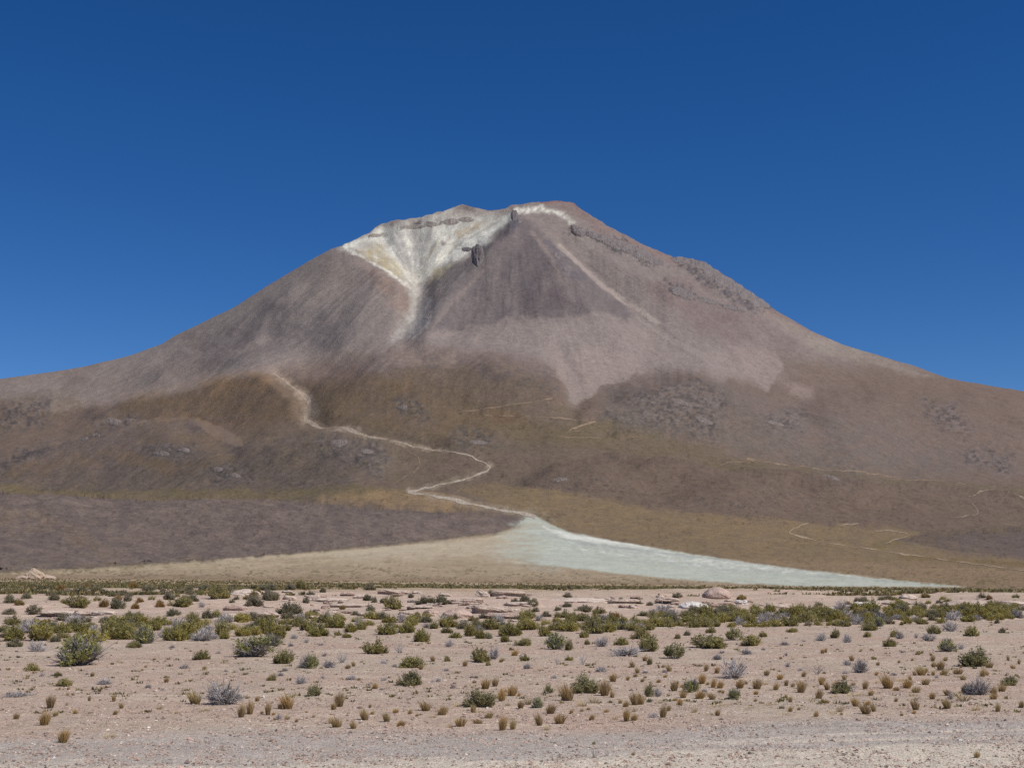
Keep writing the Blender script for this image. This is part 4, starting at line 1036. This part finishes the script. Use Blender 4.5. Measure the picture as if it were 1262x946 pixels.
# kind x y width height of every plant, from the photograph; named ones serve as landmarks for the rest
PLANTS = '''
M 91 821 56 34 | big half leafy shrub at left | biggest half leafy half bare grey shrub standing alone at left
G 37 827 22 12 | lone small cushion shrub at left | compact bright olive cushion shrub alone on sand left of the half leafy shrub
G 71 833 11 6
G 76 846 22 13 | pair of small green bushes at left | front one of two small green bushes below the half leafy shrub
S 42 803 27 14 | silvery dead bush at far left | silvery dead bush at the front of the left green thicket
S 127 844 20 9 | low grey twig mat at left | low mat of grey twigs on open gravel at left
S 18 859 40 7 | flat grey mat on the left edge | flat grey dead mat lying on the left edge of the photo
T 62 872 12 17 | leaning golden spike at left | golden tuft with one spike leaning up to the left
T 110 864 4 8
T 140 864 6 10
T 150 873 6 9
P 83 857 6 7
G 164 798 20 9 | low dark shrub on bare sand at left | low dark green shrub on bare sand just in front of the left thicket
G 248 813 22 13 | dark green shrub with a shadow at left | small vivid dark green shrub alone with a shadow to its left
M 308 810 48 25 | broad grey footed shrub left of centre | broad shrub with olive top and grey twiggy foot left of centre
S 226 824 13 7
G 204 835 8 4
S 182 848 8 6
T 241 867 17 17 | brown tuft against the silver bush | dark brown grass tuft leaning against the left side of the big silver bush
S 271 869 46 29 | big silver bush at left | big silver grey dry bush with a little green at left front
P 195 874 8 9
P 249 877 14 7
P 215 879 13 4
T 297 884 10 18 | left spike of three golden tufts | pointed golden tuft, leftmost of three in a row at left front
T 308 880 10 18
T 330 881 9 17 | right one of three golden tufts | upright golden tuft, rightmost of three in a row at left front
G 333 839 14 9
S 345 833 10 6
G 347 818 26 17 | bright green bush near centre left | bright green bush on bare sand in front of the grey footed shrub
M 380 824 21 19 | dark bush with a dead crown | dark green bush with dead grey twigs on top and a shadow at its left
S 405 823 19 9
SP 422 817 27 17 | fan of pale bare twigs | open fan of pale bare twigs beside the dark bush
S 370 843 13 12 | purple grey twig ball | small purple grey ball of dry twigs on gravel
S 362 787 10 6
S 377 792 8 6
S 395 795 7 4
L 387 858 24 17 | vase shaped green shrub | light green vase shaped shrub on gravel left of centre
T 355 873 17 19 | thick golden tuft left of centre | thick golden brown tuft with a small one at its left foot
T 345 873 7 8
T 418 871 13 19 | tall golden tuft near centre | tall rounded golden tuft behind a smaller one near centre left
T 411 875 8 11
G 462 806 34 19 | two part shrub at centre | wide green shrub with bare grey twigs at its right end
SP 490 805 18 17
G 504 823 33 17 | oval shrub at centre | oval dense olive shrub, the farther of two alike near centre
R 506 845 33 20 | round olive shrub at centre | round dense olive shrub, the nearer of two alike near centre
S 433 838 12 7
S 473 839 8 6
S 472 818 10 5
S 553 797 13 9 | blue grey dead bush | small blue grey dead bush on sand right of centre thicket
G 551 815 11 9 | tiny green bush at centre | tiny green bush alone between the oval shrub and a tall shrub
G 593 816 27 21 | tall shrub with grey side | tall olive shrub with a dry grey right side right of centre
S 609 812 12 17
G 602 820 9 7
G 630 801 6 5
T 634 808 10 8
G 647 814 14 9 | green capped twig plant | small plant with a green cap over pale twigs
S 650 824 9 9
R 592 872 38 25 | large grey green mound | large grey green mound shrub ringed by golden tufts at centre front
T 598 849 13 14
T 610 846 9 12 | small brown tuft behind the mound | small upright brown tuft just behind the large grey green mound
T 618 864 11 17
T 631 857 14 14
P 626 870 6 7
T 583 878 8 11 | orange tuft at the mound foot | small orange tuft at the foot of the large grey green mound
T 525 876 14 13 | dull brown tuft at centre front | dull brown tuft left of the squat tuft at centre front
T 544 882 14 13 | squat brown tuft at centre front | squat brown tuft by the road edge at centre front
P 532 885 9 7
S 533 841 6 5
S 540 840 7 7
G 646 796 20 12 | bright cushion below the belt | bright olive cushion shrub just in front of the central belt
M 684 800 27 20 | grey twiggy shrub right of centre | grey twiggy shrub with dark foot and olive top right of centre
G 701 801 14 14
G 724 794 7 7
S 742 797 20 13
Y 767 795 18 11
S 772 809 50 13 | long silvery thicket | long low silvery dead thicket right of centre
G 800 803 26 20
Y 701 814 11 7 | tiny yellow green cushion | tiny yellow green cushion alone on pink gravel
SP 687 819 8 11
SP 718 819 13 18 | thin upright grey twigs | thin upright grey twigs on pink gravel right of centre
S 742 828 16 8 | splayed grey twigs | low splayed grey twigs above the dark round shrub
T 780 822 7 9
G 800 819 10 10
T 812 823 3 6
R 723 855 33 26 | dark round shrub | dark round grey green shrub flanked by golden tufts
T 700 863 19 21 | tall tuft left of the round shrub | tall wide golden tuft on the left flank of the dark round shrub
T 745 857 15 20 | tall tuft right of the round shrub | tall golden tuft on the right flank of the dark round shrub
L 676 854 12 12
M 663 873 16 14 | sprawling green plant at centre | sprawling pale green plant with a twiggy back beside a brown tuft
P 651 868 10 14
T 678 879 13 13
T 755 860 6 11
P 718 871 14 11
P 732 867 12 11
T 783 869 12 17
T 771 871 9 9
T 790 868 12 15
P 781 877 6 10
L 800 859 13 21 | column shaped mixed plant | narrow upright brown and green plant beside dead grey twigs
S 811 858 11 13
T 817 884 10 17 | two tiered tuft by the road | tall two tiered straw tuft beside a dark grey bush by the road
S 805 885 13 9
T 693 867 6 5
T 717 877 5 5
T 725 875 5 5
L 831 812 33 22 | leafy open shrub right of centre | leafy open green shrub with splayed stems in front of the right belt
G 880 799 45 20 | widest green shrub at right | widest olive green shrub standing in front of the right belt
G 928 796 31 17 | second wide shrub at right | bright olive shrub right of the widest green shrub
S 921 806 13 8
S 885 813 13 8 | small grey bush on pink sand | small grey bush on pink sand below the widest green shrub
S 906 836 34 25 | big dark silver bush at right | big round silver bush of bare upright twigs right of centre
T 870 827 6 10
T 825 827 8 9
T 831 851 11 14
M 853 853 22 18 | mixed grey plant with orange tuft | grey twiggy plant with yellow tips behind an orange tuft
T 842 860 10 11
T 863 861 14 11
T 879 847 8 12
T 887 848 10 10
T 912 848 12 12 | golden tuft under the silver bush | round golden tuft directly in front of the big round silver bush
M 905 861 18 14
T 933 849 13 14 | bushy golden tuft at right | bushy golden tuft on bare ground right of the big silver bush
T 879 862 10 9
T 831 864 8 5
T 820 835 6 5
T 956 850 8 10
T 969 845 6 9
T 945 832 8 8
T 977 847 6 7
P 855 878 8 11
P 874 882 10 6
P 885 871 20 6
P 946 870 9 7
P 928 873 14 4
T 974 865 6 9
S 972 822 8 7
S 969 808 5 5
T 962 812 4 4
S 968 795 12 5
S 1013 790 16 10 | pale dead bush at right | pale dead bush in front of the right belt beside a small green one
G 1029 786 12 12
S 1045 792 12 11 | grey dry ball at right | grey dry ball shaped bush right of the pale dead bush
G 1070 785 12 9
S 1110 787 10 9
G 1103 785 12 11
G 1099 797 17 11 | dark splayed shrub at right | small dark splayed shrub on bare sand at right
S 1045 820 11 9
S 1062 829 22 17 | twiggy grey bush at right | twiggy grey bush on bare gravel behind a low green mound at right
SP 1008 831 15 14 | faint pale twigs at right | faint pale twig bush on gravel at right
T 1018 804 4 7
T 1082 820 5 6
T 987 853 12 14 | dense golden tuft at right | dense squat golden tuft between smaller tufts at right
T 1013 844 7 11
T 1009 861 11 13 | conical olive tuft | conical olive brown tuft near the road at right
R 1040 855 28 19 | pale green mound at right | low pale grey green mound shrub with straw skirt at right
SP 1052 853 16 12
T 1066 849 8 12
T 1020 850 8 11
T 1041 838 6 8
P 1055 858 24 5
P 1000 863 14 5
T 1095 848 16 18 | leaning double tuft | large leaning double golden tuft at right
T 1119 848 13 12 | dark tuft under a dead twig | dark brown tuft below a fallen grey twig at right
T 1130 854 12 9
T 1136 832 6 7
P 1034 877 9 12 | straw tuft by the road | upright straw tuft by the road edge at right
T 1068 880 15 15 | broad straw tuft by the road | broad olive straw tuft by the road edge at right
T 1077 877 7 13
T 1129 875 11 15
T 1103 851 6 6
T 1107 851 5 6
T 1020 866 8 5
T 1138 832 14 12 | toothed golden tuft | wide golden tuft with a toothed top at right
T 1150 832 5 6
T 1164 832 12 8
T 1182 831 14 8 | low wide tuft at right | low wide golden tuft left of the biggest right shrub
R 1205 822 41 25 | biggest round shrub at right | biggest round dark olive shrub near the right edge
T 1221 823 10 8
M 1171 803 23 15 | yellow and grey shrub at right | yellow tipped shrub with a grey right side at right
S 1186 800 9 8
S 1147 790 19 12 | leaning grey bush at right | lumpy grey bush leaning right in front of the right belt
T 1211 834 8 12
S 1211 857 32 22 | white silver bush at right edge | bright white silver bush near the right edge
D 1196 854 16 14
R 1248 845 22 14 | small round shrub at right edge | small grey green round shrub at the right edge
T 1235 852 11 11
T 1226 862 11 9
T 1142 844 11 9 | lone orange tuft at right | lone small orange tuft on gravel at right
P 1190 864 18 12
S 1172 861 8 9
T 1149 861 9 9
T 1168 873 12 14 | dark straw tuft at right front | dark straw tuft with spreading foot at right front
P 1203 876 12 10
T 1259 872 7 10
T 1230 877 7 12
T 1243 814 4 8
T 1256 818 4 7
T 1250 824 7 6
T 1155 821 5 4
T 1124 814 4 4
T 1104 865 5 7
T 1108 817 4 5
T 54 894 14 19 | upright golden tuft at far left | upright golden tuft alone by the road at far left
T 77 915 15 18 | nearest golden tuft | nearest golden tuft at the bottom left corner
T 20 886 8 9
P 131 910 16 8 | pale straw patch at left | pale straw patch on grey gravel at left front
P 32 905 8 4
S 343 887 10 8
P 354 886 8 10
T 365 890 5 6
T 415 897 15 14 | double straw tuft near centre | straw tuft with a paler half at left near centre
P 408 892 8 14
T 436 898 9 11
T 450 887 12 15 | spiked brown tuft | small brown tuft with one tall spike
T 477 889 10 13 | forked straw tuft | forked straw tuft left of the low brown tuft
T 487 879 8 7
T 493 895 12 8
T 456 872 4 6
P 555 897 8 9
T 567 896 15 13 | broad golden tuft at centre front | broad golden tuft by the road at centre front
T 590 892 14 7
T 602 885 11 9
T 619 900 11 20 | tallest front tuft at centre | tallest golden tuft by the road, left of its twin at centre
T 632 899 9 14
T 665 894 10 16 | slim golden tuft right of centre | slim upright golden tuft by the road right of centre
P 674 900 8 10
T 690 892 16 13 | squat wide tuft right of centre | squat wide golden tuft by the road right of centre
T 729 887 8 8
P 757 887 9 9
T 772 889 9 17 | pointed tuft by the road | pointed golden tuft by the road beside a smaller one
T 781 888 10 10
SP 733 933 9 14 | lone weed on the road edge | lone dark weed with a small green head on the pale road edge
SP 748 932 7 12
G 732 917 5 5
T 780 931 5 6
T 1204 934 8 10 | yellow sprout at lower right | small yellow green grass sprout on the road at lower right
P 967 881 16 5
P 1060 866 12 4
D 39 757 26 13 | dark round shrub left of the long ledge | dark round shrub directly left of the long undercut ledge
D 10 757 17 9
G 13 770 23 13
G 94 749 28 20 | green shrub on the long ledge | large green shrub growing on top of the long undercut ledge
D 142 750 20 15 | dark upright shrub behind the ledge | dark upright shrub behind the right end of the long ledge
D 158 763 14 12
D 169 763 13 11
D 75 766 22 12
D 103 767 17 10
D 127 767 15 9
O 53 769 16 8
Y 12 790 30 22
Y 45 790 34 24
Y 75 780 24 14
Y 110 792 34 20
Y 90 797 26 14
Y 132 788 28 24
Y 155 788 24 20
M 176 793 30 20
D 66 791 16 9
D 15 797 18 12
D 66 739 15 9
D 118 729 15 10
D 155 741 14 10
D 100 729 14 9
D 30 738 16 9
D 10 743 16 10
O 125 748 14 11
O 166 750 12 8
D 182 728 18 9
D 250 728 16 10
G 268 738 28 18 | big shrub on the left skyline of scrub | big dark green shrub standing out of the far scrub at left
D 232 728 14 7
O 196 748 12 11
G 222 748 28 16 | shrub above the twin grey bushes | mid green shrub above two grey bushes at left of the outcrop
D 207 739 18 12
D 236 741 16 10
D 212 759 17 11
G 236 767 20 13
D 254 762 14 13
G 265 761 15 12
S 248 748 10 8
Y 176 780 24 14
Y 214 790 30 24 | yellow green dome at left | bright yellow green dome shrub at the front of the left thicket
S 248 790 30 15 | dead grey bush under the left thicket | dead grey bush at the front of the left thicket
Y 243 778 20 13
G 272 782 28 19
Y 296 784 22 13
D 310 765 18 12
D 308 777 18 12
Y 330 781 26 22
G 333 768 16 12
D 312 747 26 16
D 330 739 20 14
O 312 738 10 12
D 331 727 24 9
D 357 727 18 9
G 371 726 14 13
D 397 730 9 8
D 383 735 13 8
D 376 743 14 9
D 354 757 32 17 | wide dark shrub on the pale steps | wide dark shrub on the pale rock steps left of centre
D 336 740 16 13
D 418 747 11 8
D 385 758 18 8
G 400 768 22 15
G 378 777 22 18
G 366 772 18 14
Y 338 787 28 24
M 335 796 24 16
Y 390 784 34 17 | long bright shrub row left of centre | long bright green shrub in the row left of centre
Y 415 774 24 16
Y 432 779 18 12
Y 445 776 17 12
G 416 783 10 7
Y 428 786 12 7 | tiny round cushion left of centre | tiny round cushion shrub in front of the long bright row
D 457 756 17 13 | dark spiky bush on pale rock | dark spiky bush on pale rock left of the hollow
D 455 727 16 9
D 452 740 14 9
D 462 742 7 8
D 472 743 14 8
G 484 751 22 17
Y 476 782 30 14
O 421 751 8 6
D 437 758 12 6
D 525 744 24 11
D 545 745 22 14 | dark bush above the rounded hump | dark bush directly above the big smooth rounded hump
D 506 736 8 6
Y 502 780 25 16
Y 518 791 20 17 | two toned bush below the rocks | two toned green bush on sand below the rounded hump
D 524 767 16 9
Y 550 773 24 14
G 551 780 14 9
Y 578 784 18 16
Y 562 786 14 8
Y 592 787 18 13
M 602 787 10 8
G 604 776 26 18
Y 628 784 28 20
Y 622 791 16 10
G 644 776 18 12
D 606 734 12 8
D 647 742 12 10
D 634 743 16 7
D 655 747 14 9
D 596 751 16 7
D 597 762 14 8
O 583 765 14 7
O 616 762 24 5
O 514 758 8 6
D 560 763 10 8
D 646 741 12 9
D 657 747 16 11
D 660 754 12 7
D 673 760 14 8
D 656 761 14 7
D 700 736 14 7
G 696 761 24 10
D 700 748 10 8
D 720 754 24 10
D 688 752 10 6
O 758 762 20 8
O 735 761 14 6
G 738 756 20 9
O 717 761 14 7
Y 653 776 26 14
Y 672 784 16 16
Y 702 778 28 16
G 733 781 28 20
Y 750 779 22 15
G 720 786 12 10
M 766 776 22 12
G 792 787 22 15 | dark green shrub by the long thicket | dark green shrub behind the right end of the long silvery thicket
D 787 744 10 7
D 793 759 16 7
D 766 741 10 6
D 801 746 8 6
D 835 736 16 7
D 882 736 14 6 | dark shrub before the dome boulder | dark low shrub right in front of the dome boulder
G 835 787 10 8
D 847 783 11 7
G 877 780 14 9
L 905 789 22 17
Y 942 785 11 8
Y 977 779 14 7
G 1042 772 20 8
G 1073 777 20 14
M 1085 772 14 12
G 1112 770 8 6
G 1138 769 18 9
G 1154 781 17 11
S 1175 778 22 13 | pale grey bush under the right belt | pale grey bush at the front edge of the right belt
G 1201 784 17 14 | compact shrub under the right belt | compact olive shrub in front of the right belt near the right edge
D 1237 780 10 8
D 1230 768 8 7
S 1129 786 6 6
'''
KIND = {'G': ('green_shrub', 'shrub', 'olive green shrub', GREEN, [(.126, .108, .042), (.112, .099, .040), (.136, .118, .048)]),
        'Y': ('green_shrub', 'shrub', 'bright yellow green shrub', GREEN, [(.150, .128, .038), (.136, .120, .038), (.160, .136, .042)]),
        'R': ('green_shrub', 'shrub', 'dense rounded shrub', ROUND, [(.122, .108, .052), (.114, .104, .050)]),
        'D': ('green_shrub', 'shrub', 'dark grey green shrub', ROUND, [(.088, .078, .046), (.094, .080, .052), (.082, .075, .044)]),
        'L': ('green_shrub', 'shrub', 'open leafy shrub', LOOSE, [(.128, .118, .048), (.118, .108, .052)]),
        'O': ('rust_shrub', 'shrub', 'low rusty shrub', GREEN, [(.17, .105, .035), (.16, .12, .04)]),
        'M': ('half_dry_shrub', 'shrub', 'half dry shrub', TOPPY, [(.130, .125, .048), (.115, .118, .045)]),
        'S': ('dry_shrub', 'dry shrub', 'grey dry bush', DRY, [(.235, .215, .205), (.27, .25, .24), (.21, .195, .19)]),
        'SP': ('dry_shrub', 'dry shrub', 'thin bare twig bush', SPARSE, [(.25, .23, .21), (.22, .20, .185)]),
        'T': ('grass_tuft', 'grass tuft', 'golden brown grass tuft', TUFT, [(.23, .155, .066), (.205, .145, .07), (.215, .165, .08), (.19, .135, .07)]),
        'P': ('grass_tuft', 'grass tuft', 'pale straw tuft', WISP, [(.33, .255, .14), (.29, .235, .135)])}
GROUP = {'green_shrub': 'green shrubs on the plain', 'rust_shrub': 'rusty shrubs on the plain', 'half_dry_shrub': 'half dry shrubs on the plain', 'dry_shrub': 'grey dry bushes on the plain', 'grass_tuft': 'grass tufts on the gravel'}
TWIGC = (.38, .34, .30, 1)
BRIGHT = {'S': 1.7, 'SP': 1.7, 'M': 3.1, 'D': 3.0, 'R': 2.9, 'T': 2.1, 'P': 1.6, 'Y': 2.4, 'O': 2.0}
prng = random.Random(5)
entries = []
for ln in PLANTS.strip().splitlines():
    a = [q.strip() for q in ln.split('|')]
    k, x, y, w, h = a[0].split()
    entries.append([k, float(x), float(y), float(w), float(h), a[1] if len(a) > 1 else None, a[2] if len(a) > 2 else None])
# the crowded belts: more shrubs of the same kinds, kept apart from the ones already placed
BELTS = [([(800, 756), (1262, 748), (1262, 762), (1180, 768), (1000, 772), (860, 774), (800, 772)], 140, 'YGYGDS', (12, 24), 'in the crowded green belt at right'),
         ([(0, 768), (340, 766), (345, 786), (0, 794)], 48, 'YYGDS', (14, 27), 'in the left thicket in front of the ledges'),
         ([(0, 726), (180, 722), (340, 726), (340, 742), (0, 748)], 34, 'DGDO', (9, 14), 'among the scattered scrub behind the left ledges'),
         ([(640, 764), (800, 764), (800, 778), (640, 778)], 26, 'YGGS', (12, 23), 'in the belt right of centre'),
         ([(340, 758), (640, 764), (640, 780), (480, 776), (340, 780)], 40, 'GYDS', (10, 21), 'in the row of shrubs below the central rocks'),
         ([(0, 822), (1262, 800), (1262, 882), (820, 884), (500, 890), (0, 898)], 105, 'TTTPPT', (3.5, 8), 'on the open pink gravel'),
         ([(0, 795), (1262, 785), (1262, 850), (0, 870)], 55, 'SSSG', (4, 9), 'on the open pink gravel'),
         ([(560, 838), (1262, 822), (1262, 880), (560, 890)], 45, 'TTP', (5, 11), 'among the tufts by the road'),
         ([(900, 738), (1262, 735), (1262, 744), (1000, 752), (900, 750)], 22, 'DDOG', (8, 13), 'along the pale bank behind the right belt')]
def inside(x, y, P):
    c = False; j = len(P) - 1
    for i in range(len(P)):
        if (P[i][1] > y) != (P[j][1] > y) and x < (P[j][0] - P[i][0]) * (y - P[i][1]) / (P[j][1] - P[i][1]) + P[i][0]: c = not c
        j = i
    return c
belt = []
for P, n, kinds, (w0, w1), where in BELTS:
    got = 0; tries = 0
    while got < n and tries < 6000:
        tries += 1
        x = prng.uniform(min(p[0] for p in P), max(p[0] for p in P)); y = prng.uniform(min(p[1] for p in P), max(p[1] for p in P))
        if not inside(x, y, P): continue
        w = prng.uniform(w0, w1); 
        if any(abs(e[1] - x) < 0.30 * (e[3] + w) and abs(e[2] - y) < 3.6 for e in entries + belt): continue
        k = prng.choice(kinds); belt.append([k, x, y, w, w * (prng.uniform(0.8, 1.3) if k == 'T' else prng.uniform(0.5, 0.68)), None, None, where]); got += 1
# labels: named ones carry their own; others are told by size, kind and the nearest landmarks; belt shrubs share one
ROCKMARKS = [(885, 737, 40, 'pink dome boulder'), (857, 750, 42, 'whitish rock face'), (1198, 748, 76, 'sandy hump at right'), (1066, 748, 32, 'heap of white grey rock'), (563, 761, 42, 'smooth rounded hump'), (95, 759, 70, 'long undercut ledge'),
             (290, 752, 30, 'flat topped pink block'), (1120, 738, 24, 'pale rounded rock knob'), (823, 743, 30, 'ledge with the cave mouth'), (712, 741, 80, 'very long low ledge'), (428, 746, 60, 'low step of pale rock'), (518, 752, 32, 'dark hollow under a slab'), (612, 757, 56, 'long cracked slab')]
marks = [e for e in entries if e[5]] + [['rock', x, y, w, 8.0, n, n] for x, y, w, n in ROCKMARKS]
def size_word(w): return 'tiny' if w < 7.5 else 'small' if w < 14 else 'mid sized' if w < 24 else 'big'
def relation(e, m):
    dx, dy = e[1] - m[1], e[2] - m[2]
    if abs(dx) > 1.6 * abs(dy): r = 'right of' if dx > 0 else 'left of'
    else: r = 'in front of' if dy > 0 else 'behind'
    d = math.hypot(dx, dy)
    if d < 0.75 * (e[3] + m[3]): r = {'right of': 'close to the right of', 'left of': 'close to the left of', 'in front of': 'close in front of', 'behind': 'close behind'}[r]
    return r
used = {e[6] for e in marks}
for e in entries:
    if e[6]: continue
    near = sorted(marks, key=lambda m: (m[1] - e[1]) ** 2 + 2 * (m[2] - e[2]) ** 2)
    cand = [f"{size_word(e[3])} {KIND[e[0]][2]} {relation(e, m)} the {m[5]}" for m in near[:3]]
    cand += [f"{KIND[e[0]][2]} {relation(e, a)} the {a[5]}, {'wider than tall' if e[3] > e[4] else 'taller than wide'}" for a in near[:2]]
    for c in cand:
        if c not in used and len(c.replace(',', '').split()) <= 16: e[6] = c; break
    if not e[6]: e[6] = min(cand, key=len).replace('close ', '')
    used.add(e[6])
for e in belt:
    near = sorted(marks, key=lambda m: (m[1] - e[1]) ** 2 + 2 * (m[2] - e[2]) ** 2)
    cand = [f"{size_word(e[3])} {KIND[e[0]][2]} {relation(e, m).replace('close ', '')} the {m[5]}" for m in near[:3]]
    fresh = [c for c in cand if c not in used and len(c.split()) <= 16]
    e[6] = fresh[0] if fresh else f"{KIND[e[0]][2]} {e[7]}"
    used.add(e[6])
def plant(e, where=None):
    k, x, y, w, h = e[:5]
    nm, cat, _, meshes, cols = KIND[k]
    X, Y, Z, u = on_ground(x, y)
    parts = prng.choice(meshes)
    col = list(prng.choice(cols)); f = prng.uniform(0.86, 1.14)
    col = [c * f * BRIGHT.get(k, 2.6) for c in col] + [1.0]
    label = e[6] if e[6] else f"{KIND[k][2]} {where}"
    sx, sz = w * u * 1.16, h * u * 1.02
    if k in ('T', 'P'): sz *= 1.2
    if k in ('T', 'P'): sx *= 1.05
    if isinstance(parts, tuple):
        root = put(nm, None, label=label, category=cat, group=GROUP[nm] if not where else GROUP[nm] + ' ' + where)
        a = put('foliage', parts[0], root); b = put('branches', parts[1], root)
        a.color = col; b.color = TWIGC if k != 'M' else (.25, .23, .22, 1)
    else:
        root = put(nm, parts, label=label, category=cat, group=GROUP[nm] if not where else GROUP[nm] + ' ' + where)
        root.color = col
    root.location = (X, Y + 0.3 * sx * (h / w < 1), Z - 0.015)
    root.scale = (sx, sx * prng.uniform(.7, 1.0), sz)
    if k in ('T', 'P') or h > w: root.rotation_euler = (0, 0, prng.choice((0, 0.2, -0.2, 0.1)))
    else: root.rotation_euler = (prng.uniform(-.1, .1), prng.uniform(-.12, .12), prng.uniform(0, 6.28))
    return root
for e in entries: plant(e)
GREENS = 'GYRDL'
n_green = sum(e[0] in GREENS for e in entries)
belt.sort(key=lambda e: -e[3])
mass = []
for e in belt:
    if e[0] in GREENS:
        n_green += 1
        if n_green > 300: mass.append(e); continue
    plant(e, e[7])
# the smallest shrubs beyond three hundred, thickening the belts
mv, mf, mt_ = [], [], []; off = 0
for e in mass:
    k, x, y, w, h = e[:5]
    me = prng.choice(GREEN if k != 'D' else ROUND)[0]
    nv = len(me.vertices)
    co = np.empty(nv * 3, np.float32); me.vertices.foreach_get('co', co); co = co.reshape(-1, 4, 3)[::2]
    tn = np.empty(nv * 4, np.float32); me.color_attributes['tone'].data.foreach_get('color', tn); tn = tn.reshape(-1, 4, 4)[::2, :, :3]
    X, Y, Z, u = on_ground(x, y)
    a = prng.uniform(0, 6.28); ca, sa = math.cos(a), math.sin(a); sx = w * u * 1.16
    co = np.stack([X + sx * (co[..., 0] * ca - co[..., 1] * sa), Y + .3 * sx + sx * (co[..., 0] * sa + co[..., 1] * ca), Z + h * u * 1.02 * co[..., 2]], -1).reshape(-1, 3)
    col = np.array(prng.choice(KIND[k][4])) * BRIGHT.get(k, 2.6) * prng.uniform(.86, 1.14)
    mv.append(co); mt_.append(tn.reshape(-1, 3) * col)
    mf.append(np.arange(off, off + len(co)).reshape(-1, 4)); off += len(co)
if mv: put('shrub_belt', new_mesh('shrub_belt', np.concatenate(mv), np.concatenate(mf), M_LEAF, False, np.concatenate(mt_)), kind='stuff')

# ------------------------------------------------------------------ what nobody could count: far scrub, gravel
r = np.random.default_rng(77)
def scatter_scrub(name, n, dmin, dmax, seed, size=(0.35, 0.9)):
    r = np.random.default_rng(seed)
    V, Fc, Tn = [], [], []
    made = 0
    while made < n:
        d = 1 / r.uniform(1 / dmax, 1 / dmin); a = r.uniform(-0.44, 0.44)
        x, y = a * d, d
        den = float(fbm(np.array(x / 70), np.array(math.log(d) * 14 + a * 3), 31, 3))
        lateral = -a / 0.38
        if r.uniform() > 0.25 + 1.6 * den + 0.35 * max(lateral, 0): continue
        made += 1
        z = float(ground_z(np.array(x), np.array(y)))
        s = r.uniform(*size) * (1 + 0.0006 * d); hh = s * r.uniform(0.4, 0.62)
        c = [(.27, .22, .10), (.22, .20, .085), (.31, .24, .115), (.18, .165, .09)][r.integers(4)]
        for k in range(9):
            th = r.uniform(0, 6.28); rd = s * 0.42 * math.sqrt(r.uniform())
            p = np.array([x + rd * math.cos(th), y + rd * math.sin(th), z - 0.02])
            t = p + np.array([math.cos(th) * s * .25, math.sin(th) * s * .25, hh * r.uniform(.65, 1.1)])
            sd = np.array([math.cos(th + 1.57), math.sin(th + 1.57), 0]) * s * 0.2
            i0 = len(V); V += [p - sd * .6, p + sd * .6, (p + t) / 2 + sd, t]; Fc.append((i0, i0 + 1, i0 + 2, i0 + 3))
            Tn += [np.array(c) * r.uniform(.7, 1.3)] * 4
    o = put(name, new_mesh(name, V, Fc, M_LEAF, False, np.array(Tn)), kind='stuff')
    return o
scatter_scrub('far_scrub', 12500, 140, 1300, 41)
scatter_scrub('low_scrub', 1500, 29, 140, 43, (0.06, 0.20))
def scatter_stones(name, n, dmin, dmax, seed, size):
    r = np.random.default_rng(seed)
    d = 1 / r.uniform(1 / dmax, 1 / dmin, n); a = r.uniform(-0.42, 0.42, n)
    keep = fbm(a * d / 3, d / 1.5, 51, 3) > r.uniform(-0.9, 0.5, n)
    d, a = d[keep], a[keep]; n = len(d)
    x, y = a * d, d; z = ground_z(x, y) + 0.004
    s = size * np.exp(r.normal(0, 0.45, n)) * (1 + d * 0.012)
    ang = r.uniform(0, 6.28, n)
    V = np.zeros((n, 6, 3))
    for k in range(4):
        th = ang + k * 1.5708 + r.uniform(-.3, .3, n)
        V[:, k, 0] = x + s * np.cos(th) * r.uniform(.7, 1.2, n); V[:, k, 1] = y + s * np.sin(th) * r.uniform(.6, 1.0, n); V[:, k, 2] = z + s * r.uniform(-.1, .35, n)
    V[:, 4, 0] = x + s * r.uniform(-.3, .3, n); V[:, 4, 1] = y; V[:, 4, 2] = z + s * r.uniform(.45, .85, n)
    V[:, 5] = np.stack([x, y, z - s * .4], 1)
    base = (np.arange(n) * 6)[:, None, None]
    f = np.array([(0, 1, 4), (1, 2, 4), (2, 3, 4), (3, 0, 4)])[None] + base
    pal = np.array([lin(176, 150, 136), lin(160, 138, 124), lin(198, 184, 170), lin(120, 104, 97), lin(170, 140, 122), lin(206, 198, 188)]) * KALB
    c = pal[r.choice(6, n, p=[.40, .27, .11, .13, .08, .01])] * r.uniform(.85, 1.12, n)[:, None]
    put(name, new_mesh(name, V.reshape(-1, 3), f.reshape(-1, 3), M_STONE, False, np.repeat(c, 6, 0)), kind='stuff')
scatter_stones('gravel', 120000, 19, 75, 61, 0.0135)
